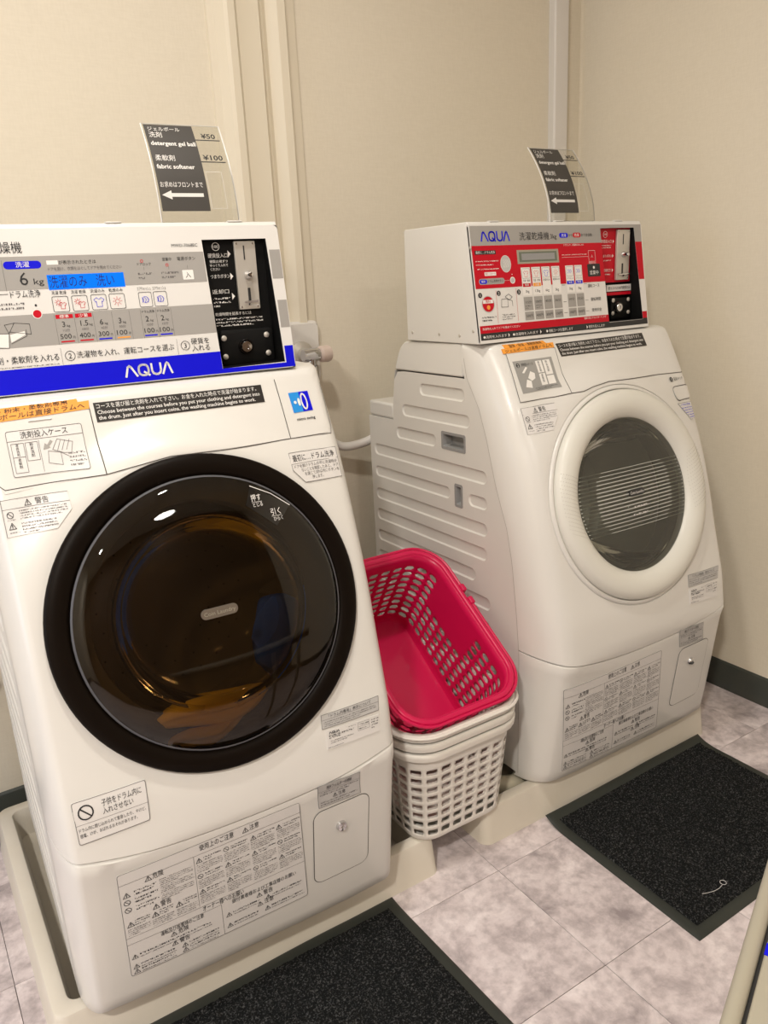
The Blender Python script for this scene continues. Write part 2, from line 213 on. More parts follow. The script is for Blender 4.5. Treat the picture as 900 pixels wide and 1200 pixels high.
DATA = {"s1":{"orange":[[-0.2717,1.0075],[-0.1104,1.014],[-0.1121,1.0029],[-0.2736,0.9969]],"orange_top":[[-0.2706,1.0141],[-0.1262,1.0177],[-0.1261,1.0126],[-0.2719,1.0063]],"black":[[-0.1054,1.0097],[0.1596,1.0084],[0.1584,0.9821],[-0.1057,0.983]],"drawer":[[-0.2299,0.9845],[-0.1287,0.9848],[-0.1315,0.9249],[-0.2312,0.9254]],"warn":[[-0.2548,0.8984],[-0.1693,0.9004],[-0.1688,0.8776],[-0.1916,0.8551],[-0.2552,0.8504]],"swing":[[0.2034,0.9906],[0.2394,0.9905],[0.2396,0.96],[0.2037,0.9593]],"first":[[0.1714,0.9028],[0.2616,0.8994],[0.2619,0.8514],[0.1917,0.857],[0.1697,0.8782]],"rate_a":[[0.1383,0.4942],[0.2469,0.4931],[0.2429,0.4707],[0.1357,0.4728]],"rate_b":[[0.1421,0.4693],[0.2425,0.463],[0.2404,0.4347],[0.1404,0.4367]],"child":[[-0.2474,0.4893],[-0.1462,0.49],[-0.1493,0.4311],[-0.2466,0.4283]],"notice":[[-0.2067,0.3563],[0.0825,0.3617],[0.0941,0.1537],[-0.2059,0.1502]],"filt":[[0.1142,0.3819],[0.1934,0.3772],[0.1974,0.329],[0.1181,0.332]],"fdoor":[[0.1054,0.3272],[0.2113,0.3192],[0.2176,0.1659],[0.1118,0.1719]],"knob":[[0.1592,0.2771]],"seam":[[-0.2525,0.9284],[-0.251,0.9161],[-0.2457,0.9109],[-0.1132,0.9152],[-0.0827,0.9192],[-0.0187,0.9268],[0.0775,0.9241],[0.1847,0.922],[0.2405,0.9217],[0.2546,0.9286],[0.2897,1.0073]],"dl":[[-0.1108,1.0182],[-0.1132,0.9152]],"dr":[[0.185,1.0179],[0.1847,0.922]]},"s2":{"orange":[[-0.2463,1.0162],[-0.109,1.0192],[-0.1104,1.0099],[-0.2461,1.0075]],"orange_top":[[-0.2387,1.0238],[-0.1303,1.0241],[-0.1279,1.0191],[-0.2381,1.0169]],"drawer":[[-0.232,0.9915],[-0.1279,0.9925],[-0.1325,0.9331],[-0.2324,0.9294]],"outline":[[-0.2529,1.0256],[-0.2475,0.9137],[-0.1594,0.9163],[-0.1173,0.92],[-0.0883,0.9206],[-0.0596,0.9269],[-0.0113,0.9325],[0.0933,0.9301],[0.3168,0.9198]],"dl":[[-0.1219,1.0243],[-0.1077,1.0161],[-0.1192,0.9195]],"warn":[[-0.2484,0.9023],[-0.1681,0.9057],[-0.1697,0.8839],[-0.1907,0.8562],[-0.2476,0.8524]],"black":[[-0.1023,1.0158],[0.1682,1.0179],[0.1694,0.9906],[-0.0992,0.9902]],"sw":[[0.2054,0.9199],[0.3148,0.9117],[0.258,0.9087],[0.1989,0.9094]],"button":[[0.1874,0.9005],[0.3151,0.8886],[0.315,0.8595],[0.1758,0.8747]],"below":[[0.1902,0.865],[0.3188,0.851],[0.3203,0.808],[0.2292,0.8215]],"rate_a":[[0.134,0.4915],[0.244,0.4877],[0.2355,0.462],[0.1289,0.4655]],"rate_b":[[0.1299,0.4606],[0.2352,0.4588],[0.2292,0.4195],[0.1297,0.4257]],"notice":[[-0.2497,0.332],[0.0448,0.336],[0.0806,0.1113],[-0.2268,0.1158]],"filt":[[0.0976,0.371],[0.1836,0.3672],[0.1984,0.3177],[0.1107,0.3227]],"fdoor":[[0.1045,0.314],[0.2097,0.3117],[0.2381,0.1542],[0.1263,0.1584]],"knob":[[0.1634,0.2688]]},"p1":{"edge_r":[[0.2281,0.2227],[0.2296,-0.0007]],"edge_l":[[-0.1883,0.2228],[-0.2289,-0.0045]],"g1":[[-0.195,0.1852],[0.1021,0.1916],[0.0946,0.1448],[-0.2021,0.1457]],"g1r":[[0.21,0.1916],[0.2243,0.1912],[0.2238,0.1464],[0.214,0.1451]],"g2":[[-0.2094,0.1049],[0.098,0.1111],[0.1,0.0673],[-0.2165,0.0651]],"g2r":[[0.2154,0.1118],[0.2257,0.1118],[0.2262,0.0661],[0.2163,0.0647]],"blue":[[-0.222,0.0345],[0.2267,0.0363],[0.2279,0.0011],[-0.2283,-0.001]],"kanki":[[-0.2087,0.1937],[-0.1646,0.2065],[-0.1666,0.1953],[-0.2108,0.1822]],"model":[[0.0489,0.2024],[0.0897,0.2047],[0.089,0.2004],[0.0482,0.1981]],"pill":[[-0.1928,0.1851],[-0.1431,0.1847],[-0.1443,0.174],[-0.1943,0.1742]],"six":[[-0.1803,0.1494],[-0.1487,0.1491]],"lcd":[[-0.138,0.1642],[-0.0298,0.1649],[-0.0312,0.1449],[-0.1397,0.1434]],"lt":[[-0.1187,0.1815],[-0.0684,0.1828]],"lt2":[[-0.1365,0.1726],[-0.0331,0.1725]],"b1":[[-0.1364,0.1336],[-0.1128,0.1341],[-0.1137,0.1121],[-0.1369,0.1118]],"b2":[[-0.1093,0.1336],[-0.0859,0.1344],[-0.0868,0.1122],[-0.11,0.1116]],"b3":[[-0.0823,0.1342],[-0.0588,0.135],[-0.0597,0.1126],[-0.0829,0.112]],"b4":[[-0.0561,0.1349],[-0.0318,0.1349],[-0.033,0.113],[-0.0565,0.1124]],"b5":[[-0.0129,0.1335],[0.0084,0.1351],[0.0076,0.114],[-0.0128,0.1128]],"b6":[[0.0098,0.1337],[0.0314,0.1353],[0.0316,0.114],[0.0097,0.1128]],"c1":[[-0.1361,0.1081],[-0.11,0.1087],[-0.1106,0.0662],[-0.1377,0.0654]],"c2":[[-0.1092,0.1081],[-0.0835,0.1085],[-0.0838,0.0666],[-0.1106,0.0662]],"c3":[[-0.0825,0.1085],[-0.0558,0.1088],[-0.0569,0.067],[-0.0838,0.0666]],"c4":[[-0.0551,0.1088],[-0.0298,0.1093],[-0.0305,0.067],[-0.0569,0.067]],"c5":[[-0.0124,0.1087],[0.0112,0.1087],[0.0083,0.0657],[-0.0142,0.0652]],"c6":[[0.0117,0.1086],[0.0341,0.1084],[0.0328,0.0661],[0.0088,0.0657]],"drum":[[-0.1921,0.1334],[-0.1512,0.1348]],"red":[[-0.1606,0.1113]],"grey_dot":[[-0.1605,0.1234]],"step1":[[-0.224,0.0478],[-0.1424,0.0453]],"step2":[[-0.1159,0.0467],[0.0272,0.049]],"two":[[-0.1263,0.0494]],"three":[[0.0468,0.0502]],"st3a":[[0.0567,0.0542],[0.0854,0.0542]],"st3b":[[0.0572,0.0429],[0.0857,0.0434]],"d1":[[-0.1373,0.0609],[-0.1387,0.0363]],"d2":[[0.0332,0.0597],[0.0337,0.0401]],"led1":[[0.0008,0.1801]],"led2":[[0.0385,0.173]],"in":[[0.0593,0.1641],[0.0769,0.1648],[0.0763,0.1503],[0.0589,0.1496]],"tA":[[0.0306,0.1808],[0.0466,0.1814]],"tB":[[0.0537,0.1801],[0.0824,0.1811]],"tC":[[-0.0074,0.1746],[0.013,0.1749]],"logo":[[-0.0552,0.0098],[0.0219,0.0083]],"logo_top":[[-0.0443,0.0264],[0.0176,0.0249]],"case":[[-0.221,0.0892],[-0.197,0.0874],[-0.2029,0.0663],[-0.2248,0.0681]],"case2":[[-0.1988,0.1019],[-0.1712,0.0988],[-0.1755,0.081],[-0.1992,0.0876]],"coin":[[0.0991,0.2095],[0.2065,0.2097],[0.2112,0.0101],[0.1026,0.0084]],"plate":[[0.1505,0.2063],[0.1857,0.2064],[0.18,0.0992],[0.1449,0.0993]],"slot":[[0.1653,0.1984],[0.1664,0.1777]],"knob":[[0.1666,0.153]],"slot2":[[0.1648,0.1317],[0.1635,0.1117]],"lever":[[0.1538,0.1108],[0.1757,0.1116]],"house":[[0.1048,0.0697],[0.194,0.0663],[0.1923,0.0133],[0.1033,0.0127]],"lock":[[0.1438,0.0409]],"sc":[[0.1048,0.0561],[0.1823,0.0569],[0.1816,0.0275],[0.1041,0.027]],"ct":[[0.1037,0.1832],[0.1366,0.1851]],"ct2":[[0.1015,0.1514],[0.1345,0.1529]],"ct3":[[0.1013,0.1277],[0.1323,0.129]],"c100":[[0.1208,0.1986]],"tri":[[0.1414,0.1869],[0.1404,0.1521],[0.1385,0.1208]],"ctl":[[0.101,0.0926],[0.1619,0.0931]],"logoA":[[-0.0552,0.0098],[-0.0446,0.0251],[0.0219,0.0083],[0.0176,0.0249]]},"p2":{"corners":[[-0.2916,0.2316],[0.2088,0.2359],[0.2117,0.0046],[-0.2911,-0.0008]],"grey":[[-0.2877,0.2282],[0.201,0.2303],[0.2026,0.1928],[-0.2885,0.1877]],"red":[[-0.2885,0.1877],[0.2026,0.1928],[0.2079,0.1092],[-0.2864,0.105]],"white_r":[[0.2079,0.1092],[0.2112,0.0392]],"redstrip":[[-0.2854,0.0325],[0.2118,0.0382],[0.2129,0.0207],[-0.2849,0.0196]],"black":[[-0.2849,0.0196],[0.2129,0.0207],[0.213,0.0083],[-0.2847,0.0054]],"logo":[[-0.2621,0.1989],[-0.2597,0.2164],[-0.1881,0.1993],[-0.1897,0.2173]],"title":[[-0.1608,0.2014],[-0.0791,0.2037]],"kg":[[-0.0755,0.2023],[-0.0566,0.2029]],"pa":[[-0.0484,0.2077],[-0.0228,0.2083]],"pb":[[-0.0086,0.2081],[0.0151,0.2087]],"pt":[[0.0162,0.2069],[0.0496,0.2083]],"lcdf":[[-0.1715,0.1788],[-0.055,0.181],[-0.0554,0.1532],[-0.1717,0.1515]],"lcd":[[-0.1644,0.1743],[-0.0606,0.1767],[-0.0613,0.157],[-0.1646,0.1552]],"st":[[-0.2042,0.1538]],"btn":[[-0.19,0.1209]],"dot":[[-0.1902,0.1317]],"lab":[[-0.2813,0.1804],[-0.2274,0.1813],[-0.2273,0.1737],[-0.2813,0.1729]],"pl":[[-0.2777,0.127],[-0.212,0.1261],[-0.2124,0.1149],[-0.2783,0.1152]],"c":[[[-0.1661,0.1443],[-0.1408,0.1448],[-0.1399,0.0878],[-0.1641,0.0877]],[[-0.1372,0.1447],[-0.1127,0.1452],[-0.1115,0.0881],[-0.1356,0.088]],[[-0.109,0.1451],[-0.0854,0.1452],[-0.084,0.0885],[-0.1078,0.0884]],[[-0.0811,0.145],[-0.0576,0.1456],[-0.056,0.0885],[-0.0796,0.0883]],[[-0.0404,0.1455],[-0.0171,0.1457],[-0.0144,0.0887],[-0.0379,0.0885]],[[-0.0138,0.1456],[0.0086,0.1462],[0.0115,0.0889],[-0.0111,0.0886]]],"g":[[[-0.1638,0.085],[-0.1396,0.0851],[-0.1401,0.0584],[-0.1644,0.0581]],[[-0.1353,0.0853],[-0.1113,0.0854],[-0.1117,0.0585],[-0.1358,0.0582]],[[-0.1075,0.0857],[-0.0837,0.0858],[-0.0834,0.0586],[-0.108,0.0583]],[[-0.0793,0.0856],[-0.0557,0.0858],[-0.056,0.0584],[-0.0796,0.0584]],[[-0.0376,0.0858],[-0.0141,0.086],[-0.0143,0.0582],[-0.0372,0.0582]],[[-0.0101,0.0862],[0.0125,0.0865],[0.0124,0.0586],[-0.0103,0.0585]]],"h":[[[-0.1642,0.0554],[-0.1398,0.0557],[-0.1396,0.0391],[-0.164,0.0385]],[[-0.1356,0.0555],[-0.1114,0.0558],[-0.1111,0.0391],[-0.1359,0.0389]],[[-0.1077,0.0556],[-0.0831,0.0559],[-0.0828,0.039],[-0.1074,0.0388]],[[-0.0794,0.0557],[-0.0556,0.0561],[-0.0552,0.0391],[-0.079,0.0388]],[[-0.0376,0.0554],[-0.014,0.0554],[-0.0134,0.0387],[-0.0371,0.0388]],[[-0.01,0.0557],[0.0127,0.0557],[0.0133,0.0388],[-0.0095,0.0384]]],"o":[[0.0272,0.1457],[0.0666,0.1467],[0.0667,0.1196],[0.0272,0.1188]],"so":[[0.034,0.174],[0.0543,0.1745],[0.0542,0.1518],[0.0339,0.1515]],"rt":[[0.0225,0.0972],[0.0578,0.097]],"rt2":[[0.0293,0.0702],[0.06,0.07]],"rt3":[[0.0299,0.0477],[0.0607,0.0472]],"n":[[-0.2789,0.0949],[-0.2305,0.0967],[-0.1766,0.0967]],"ic1":[[-0.2606,0.0768]],"ic2":[[-0.229,0.0863],[-0.1927,0.0874],[-0.1931,0.0625],[-0.2289,0.062]],"v1":[[-0.2371,0.1027],[-0.2391,0.0379]],"v2":[[-0.1833,0.1044],[-0.185,0.0386]],"coin":[[0.0769,0.2209],[0.1856,0.2227],[0.1938,0.018],[0.0816,0.0182]],"plate":[[0.1284,0.2166],[0.1676,0.2177],[0.1535,0.109],[0.112,0.1083]],"coinred":[[0.0782,0.2204],[0.1681,0.2215],[0.1595,0.1044],[0.0835,0.1038]],"lbl":[[0.0807,0.0983],[0.1625,0.099],[0.1624,0.0849],[0.0811,0.0841]],"house":[[0.0856,0.0696],[0.1504,0.0695],[0.1502,0.0243],[0.085,0.0238]],"lock":[[0.105,0.0494]],"sc":[[0.1419,0.0651],[0.1387,0.0372]],"slot":[[0.1462,0.2061],[0.1454,0.1872]],"knob":[[0.1412,0.1635]],"slot2":[[0.1352,0.1423],[0.1331,0.1247]],"lever":[[0.1163,0.1205],[0.1564,0.1209]],"strt":[[-0.2808,0.0128],[-0.1206,0.0139],[0.0089,0.0138]],"c4":[[0.1824,0.208]]},"d1":{"lab":[[0.0863,0.1762],[0.1458,0.1363],[0.1148,0.1084],[0.0716,0.1479]],"badge":[[-0.0305,0.0098],[0.0268,0.0098],[0.026,-0.0044],[-0.0315,-0.0047]],"arc":[[0.0895,0.1717],[0.1146,0.1567],[0.1435,0.1286]],"t1":[[0.0907,0.157]],"t2":[[0.0914,0.1462]],"t3":[[0.1179,0.1307]],"t4":[[0.1199,0.1195]],"towel":[[-0.0977,-0.1225],[0.0355,-0.1446],[0.0164,-0.2051],[-0.1017,-0.1742]]},"d2":{"stripes_top":[[-0.1878,0.0621],[0.1312,0.0489]],"sb":[[-0.1759,-0.0588],[0.0819,-0.0793]],"badge":[[-0.0266,0.0141],[0.034,0.0088],[0.0322,-0.0095],[-0.0309,-0.0034]],"inner":[[-0.0463,0.0085]]},"c1":{"plate":[[0.1541,1.2345],[0.1896,1.2346],[0.1901,1.1274],[0.1543,1.1274]],"slot":[[0.1695,1.2267],[0.1718,1.2062]],"knob":[[0.1733,1.1815]],"slot2":[[0.1727,1.1602],[0.1726,1.14]],"lever":[[0.1627,1.1391],[0.1849,1.1399]],"house":[[0.1148,1.0974],[0.2063,1.0938],[0.2079,1.0394],[0.1161,1.0387]],"lock":[[0.1564,1.0678]],"sc":[[0.1155,1.0834],[0.195,1.0842],[0.196,1.0541],[0.1162,1.0535]],"ct":[[0.1081,1.2117],[0.1412,1.2135]],"ct2":[[0.1074,1.1799],[0.1408,1.1814]],"ct3":[[0.1083,1.1562],[0.1398,1.1574]],"c100":[[0.1246,1.2269]],"tri":[[0.146,1.2153],[0.1469,1.1806],[0.1466,1.1491]],"ctl":[[0.1098,1.1207],[0.1719,1.1212]]},"c2":{"plate":[[0.138,1.2447],[0.1774,1.2457],[0.1822,1.1373],[0.14,1.1366]],"coinred":[[0.087,1.2484],[0.1772,1.2495],[0.1891,1.1326],[0.1116,1.132]],"lbl":[[0.1097,1.1264],[0.1931,1.1271],[0.1955,1.1129],[0.1125,1.112]],"house":[[0.1196,1.0972],[0.186,1.0972],[0.1939,1.0507],[0.1269,1.0502]],"lock":[[0.143,1.0765]],"sc":[[0.1781,1.0927],[0.1797,1.064]],"slot":[[0.1578,1.2343],[0.1603,1.2156]],"knob":[[0.1601,1.192]],"slot2":[[0.1577,1.1707],[0.1586,1.1531]],"lever":[[0.1422,1.1489],[0.183,1.1493]],"c4":[[0.194,1.2362]]}}
# ---------------------------------------------------------------- builders
class MB:
    """collects geometry; build() links it as ONE mesh object"""
    def __init__(s): s.v = []; s.f = []; s.mi = []; s.mats = []
    def mat(s, name):
        if name not in s.mats: s.mats.append(name)
        s.cur = s.mats.index(name); return s
    cur = 0
    def add(s, vs, fs):
        b = len(s.v); s.v += [tuple(p) for p in vs]
        for f in fs: s.f.append([b + i for i in f]); s.mi.append(s.cur)
    def box(s, lo, hi):
        x0, y0, z0 = lo; x1, y1, z1 = hi
        vs = [(x0,y0,z0),(x1,y0,z0),(x1,y1,z0),(x0,y1,z0),(x0,y0,z1),(x1,y0,z1),(x1,y1,z1),(x0,y1,z1)]
        s.add(vs, [(0,3,2,1),(4,5,6,7),(0,1,5,4),(1,2,6,5),(2,3,7,6),(3,0,4,7)])
    def grid(s, fn, us, ws, flip=False):
        nu, nw = len(us), len(ws); vs = [fn(u, w) for w in ws for u in us]; fs = []
        for j in range(nw-1):
            for i in range(nu-1):
                q = (j*nu+i, j*nu+i+1, (j+1)*nu+i+1, (j+1)*nu+i)
                fs.append(q[::-1] if flip else q)
        s.add(vs, fs)
    def loft(s, loops, closed=True, cap0=False, cap1=False):
        n = len(loops[0]); vs = [p for l in loops for p in l]; fs = []
        for j in range(len(loops)-1):
            for i in range(n if closed else n-1):
                k = (i+1) % n; fs.append((j*n+i, j*n+k, (j+1)*n+k, (j+1)*n+i))
        if cap0: fs.append(tuple(range(n))[::-1])
        if cap1: fs.append(tuple((len(loops)-1)*n+i for i in range(n)))
        s.add(vs, fs)
    def tube(s, path, r, n=10, cap=True):
        path = [Vector(p) for p in path]; loops = []; up = None
        for i, p in enumerate(path):
            t = (path[min(i+1, len(path)-1)] - path[max(i-1, 0)]).normalized()
            if up is None: up = t.orthogonal().normalized()
            up = (up - t*up.dot(t)).normalized(); bi = t.cross(up)
            rr = r[i] if isinstance(r, (list, tuple)) else r
            loops.append([p + (up*math.cos(a) + bi*math.sin(a))*rr for a in [2*math.pi*k/n for k in range(n)]])
        s.loft(loops, True, cap, cap)
    def lathe(s, prof, o, ax, n=48, cap_first=False, cap_last=False, a0=0, a1=None):
        """prof = [(radius, height along axis)]"""
        o = Vector(o); ax = Vector(ax).normalized(); e1 = ax.orthogonal().normalized(); e2 = ax.cross(e1)
        loops = [[o + ax*h + (e1*math.cos(2*math.pi*k/n) + e2*math.sin(2*math.pi*k/n))*r for k in range(n)] for r, h in prof]
        s.loft(loops, True, cap_first, cap_last)
    def prism(s, poly, fn0, fn1):
        a = [fn0(*p) for p in poly]; b = [fn1(*p) for p in poly]; n = len(poly)
        s.add(a + b, [tuple(range(n)), tuple(range(2*n-1, n-1, -1))] + [(i, n+i, n+(i+1) % n, (i+1) % n) for i in range(n)])
    def build(s, name, mat=None, parent=None, bevel=0, seg=2, smooth=True, solid=0, ang=35, merge=0, subsurf=0):
        me = bpy.data.meshes.new(name); me.from_pydata(s.v, [], s.f)
        mats = s.mats if s.mats else [mat]
        for k in mats: me.materials.append(M[k])
        if s.mats: me.polygons.foreach_set('material_index', s.mi)
        bm = bmesh.new(); bm.from_mesh(me)
        if merge: bmesh.ops.remove_doubles(bm, verts=bm.verts, dist=merge)
        if not s.mats or merge: bmesh.ops.recalc_face_normals(bm, faces=bm.faces)
        bm.to_mesh(me); bm.free()
        o = bpy.data.objects.new(name, me); COL.objects.link(o)
        if solid:
            md = o.modifiers.new('t', 'SOLIDIFY'); md.thickness = solid; md.offset = 0
        if bevel:
            md = o.modifiers.new('b', 'BEVEL'); md.width = bevel; md.segments = seg; md.limit_method = 'ANGLE'; md.angle_limit = R(30)
        if smooth:
            for p in me.polygons: p.use_smooth = True
            me.set_sharp_from_angle(angle=R(ang))
        if parent: o.parent = parent
        return o
def tag(o, label, cat, group=None, kind=None):
    o['label'] = label; o['category'] = cat
    if group: o['group'] = group
    if kind: o['kind'] = kind
    return o
def thing(name, loc, rz, label, cat, group=None):
    o = bpy.data.objects.new(name, None); COL.objects.link(o); o.empty_display_size = .05
    o.location = loc; o.rotation_euler = (0, 0, rz)
    return tag(o, label, cat, group)
def structure(o): o['kind'] = 'structure'; return o
def lin(a, b, n): return [a + (b-a)*i/(n-1) for i in range(n)]
def itp(t, z):
    if z <= t[0][0]: return t[0][1]
    for (a, b), (c, d) in zip(t, t[1:]):
        if z <= c: return b + (d-b)*(z-a)/(c-a)
    return t[-1][1]
def rrect(x0, y0, x1, y1, r, n=5):
    pts = []
    for cx, cy, a in ((x1-r, y0+r, -90), (x1-r, y1-r, 0), (x0+r, y1-r, 90), (x0+r, y0+r, 180)):
        for k in range(n+1):
            t = R(a + 90*k/n); pts.append((cx + r*math.cos(t), cy + r*math.sin(t)))
    return pts
def stadium(x0, x1, z0, z1, n=8):
    r = (z1-z0)/2; return rrect(min(x0, x1), z0, max(x0, x1), z1, r*.98, n)
def fill2d(loops):
    """triangulate an outline with holes"""
    c = bpy.data.curves.new('tmp', 'CURVE'); c.dimensions = '2D'; c.fill_mode = 'BOTH'
    for lp in loops:
        sp = c.splines.new('POLY'); sp.points.add(len(lp)-1); sp.use_cyclic_u = True
        for p, q in zip(sp.points, lp): p.co = (q[0], q[1], 0, 1)
    o = bpy.data.objects.new('tmp', c); COL.objects.link(o)
    dg = bpy.context.evaluated_depsgraph_get(); me = o.evaluated_get(dg).to_mesh()
    vs = [tuple(v.co[:2]) for v in me.vertices]; fs = [tuple(p.vertices) for p in me.polygons]
    o.evaluated_get(dg).to_mesh_clear(); bpy.data.objects.remove(o); bpy.data.curves.remove(c)
    return vs, fs
_tc = {}
def text2d(body, bold=0.0):
    if any(ord(ch) > 0x3000 for ch in body): bold = 0.0      # dense characters clog when emboldened
    k = (body, bold)
    if k not in _tc:
        c = bpy.data.curves.new('tmp', 'FONT'); c.body = body; c.size = 1; c.resolution_u = 2; c.offset = bold
        o = bpy.data.objects.new('tmp', c); COL.objects.link(o)
        dg = bpy.context.evaluated_depsgraph_get(); ev = o.evaluated_get(dg); me = ev.to_mesh()
        vs = [tuple(v.co[:2]) for v in me.vertices]; fs = [tuple(p.vertices) for p in me.polygons]
        ev.to_mesh_clear(); bpy.data.objects.remove(o); bpy.data.curves.remove(c)
        xs = [v[0] for v in vs] or [0]; ys = [v[1] for v in vs] or [0]
        _tc[k] = (vs, fs, min(xs), max(xs), min(ys), max(ys))
    return _tc[k]

# machine front surface (local frame: x across, y into the room's wall, z up)
YC=[(.09,-.004),(.15,-.014),(.36,-.042),(.383,-.05),(.47,-.038),(.58,-.008),(.695,.024),(.8,.056),(.9,.094),(.97,.13),(1.015,.155)]
YS=[(.1,.062),(.39,.059),(.48,.067),(.59,.08),(.66,.096),(.745,.13),(.84,.158),(.9,.181),(.96,.219),(1.015,.2315)]
def F(x, z):
    HW, x0 = (HR, .255) if x > 0 else (HL, L0); a = min(abs(x), HW)
    y = itp(YC, z) + .006*(a/.262)**4
    r = math.hypot(a, (z-.695)/math.cos(R(15)))
    if z > .384:
        w = min(max((r-.24)/.06, 0), 1); w = w*w*(3-2*w)
        y = (.024+.268*(z-.695))*(1-w) + y*w
    if a > x0:          # rounded corner down to the side panel
        t = min((a-x0)/(HW-x0), 1); y += (itp(YS, z)-itp(YC, z))*(1-math.sqrt(max(0, 1-t*t)))
    return y
HL = HR = .291; L0 = .235
DO = Vector((0, .024, .695)); DZ = Vector((0, math.sin(R(15)), math.cos(R(15)))); DN = Vector((0, -math.cos(R(15)), math.sin(R(15)))); DX = Vector((1, 0, 0))
PO = Vector((0, .173, 1.030)); PZ = Vector((0, .0345, .228)).normalized(); PN = Vector((0, -PZ.z, PZ.y))
def on_front(x, z, lift):
    HW, x0 = (HR, .255) if x > 0 else (HL, L0); x = max(-HL+.009, min(HR-.009, x)); z = min(z, 1.0245); dy = itp([(1.015, 0), (1.021, .004), (1.025, .012)], z); t = max(0, (abs(x)-x0)/(HW-x0))
    return (x + math.copysign(lift*t, x), F(x, min(z, 1.015)) + dy - lift*(1-t*.6), z + lift*(.2 if z < 1.015 else .6))
def on_panel(x, v, lift): return tuple(PO + DX*x + PZ*v + PN*lift)
def on_coin(x, z, lift): return (x, .214 - lift, z)
def on_door(x, v, lift): return tuple(DO + DX*x + DZ*v + DN*lift)

class Art:
    """flat print drawn in metres on a quad (TL, TR, BR, BL) of a surface"""
    def __init__(s, quad, place, lift=.0008):
        s.q = quad; s.place = place; s.l = lift; s.mb = MB()
        (a, b), (c, d), (e, f), (g, h) = quad
        s.W = (math.hypot(c-a, d-b) + math.hypot(e-g, f-h))/2; s.H = (math.hypot(a-g, b-h) + math.hypot(c-e, d-f))/2
    def P(s, u, v, lift):
        U, V = u/s.W, v/s.H; tl, tr, br, bl = s.q
        x = (bl[0]*(1-U)+br[0]*U)*(1-V) + (tl[0]*(1-U)+tr[0]*U)*V
        y = (bl[1]*(1-U)+br[1]*U)*(1-V) + (tl[1]*(1-U)+tr[1]*U)*V
        return s.place(x, y, lift)
    def rect(s, u0, v0, u1, v1, col, lay=1, n=None):
        s.mb.mat(col)
        nu = n or max(2, int(abs(u1-u0)/.02)+2); nv = n or max(2, int(abs(v1-v0)/.02)+2)
        s.mb.grid(lambda u, v: s.P(u, v, s.l+lay*.00018), lin(u0, u1, nu), lin(v0, v1, nv))
    def poly(s, pts, col, lay=1):
        s.mb.mat(col)
        s.mb.add([s.P(u, v, s.l+lay*.00018) for u, v in pts], [tuple(range(len(pts)))])
    def line(s, pts, w, col, lay=2, closed=False):
        s.mb.mat(col); pts = list(pts)
        if closed: pts.append(pts[0])
        for (a, b), (c, d) in zip(pts, pts[1:]):
            L = math.hypot(c-a, d-b)
            if L < 1e-9: continue
            k = max(1, int(L/.02)); nx, ny = -(d-b)/L*w/2, (c-a)/L*w/2; ex, ey = (c-a)/L*w*.4, (d-b)/L*w*.4
            a, b, c, d = a-ex, b-ey, c+ex, d+ey
            for i in range(k):
                p, q = i/k, (i+1)/k
                A_, B_, C_, D_ = a+(c-a)*p, b+(d-b)*p, a+(c-a)*q, b+(d-b)*q
                s.mb.add([s.P(A_-nx, B_-ny, s.l+lay*.00018), s.P(C_-nx, D_-ny, s.l+lay*.00018), s.P(C_+nx, D_+ny, s.l+lay*.00018), s.P(A_+nx, B_+ny, s.l+lay*.00018)], [(0,1,2,3)])
    def frame(s, u0, v0, u1, v1, w, col, lay=2): s.line([(u0,v0),(u1,v0),(u1,v1),(u0,v1)], w, col, lay, True)
    def rframe(s, u0, v0, u1, v1, r, w, col, lay=2): s.line(rrect(u0, v0, u1, v1, r, 3), w, col, lay, True)
    def disc(s, u, v, r, col, lay=1, n=16): s.poly([(u+r*math.cos(6.2832*k/n), v+r*math.sin(6.2832*k/n)) for k in range(n)], col, lay)
    def ring(s, u, v, r, w, col, lay=2, n=18):
        s.mb.mat(col); L = s.l+lay*.00018
        s.mb.loft([[s.P(u+q*math.cos(6.2832*k/n), v+q*math.sin(6.2832*k/n), L) for k in range(n)] for q in (r-w/2, r+w/2)])
    def text(s, body, u, v, h, col, w=None, align='L', bold=0.0, lay=3, shear=0):
        """h = letter height in metres; w = total width to fit"""
        vs, fs, x0, x1, y0, y1 = text2d(body, bold)
        if not vs: return
        k = h/.72; kx = k if w is None else w/max(x1-x0, 1e-6)
        base = 0.0 if y0 > -.3 else 0
        ww = (x1-x0)*kx; off = {'L': 0, 'C': -ww/2, 'R': -ww}[align]
        s.mb.mat(col)
        s.mb.add([s.P(u+off+(x-x0)*kx+shear*y*k, v+(y-base)*k, s.l+lay*.00018) for x, y in vs], fs)
    def fine(s, u0, v0, u1, v1, rows, col='inkgrey', fill=.45):
        """print too small to read: rows of tiny strokes"""
        s.mb.mat(col); rh = (v1-v0)/rows
        for r in range(rows):
            v = v1 - (r+1)*rh + rh*.22; u = u0; end = u1 if r < rows-1 or rows == 1 else u0+(u1-u0)*random.uniform(.4, .95)
            ch = rh*fill
            while u < end - ch*.5:
                w = ch*random.choice((.35, .6, .85)); hh = ch*random.choice((.55, 1, 1, .3)); vv = v + random.choice((0, ch-hh))
                s.mb.add([s.P(u, vv, s.l+.0005), s.P(u+w, vv, s.l+.0005), s.P(u+w, vv+hh, s.l+.0005), s.P(u, vv+hh, s.l+.0005)], [(0,1,2,3)])
                u += w + ch*random.choice((.2, .3, .55))
    def warn(s, u, v, h, col='ink'):
        s.line([(u, v), (u+h*1.1, v), (u+h*.55, v+h)], h*.10, col, 3, True); s.line([(u+h*.55, v+h*.32), (u+h*.55, v+h*.68)], h*.13, col, 3)
        s.disc(u+h*.55, v+h*.17, h*.07, col, 3, 6)
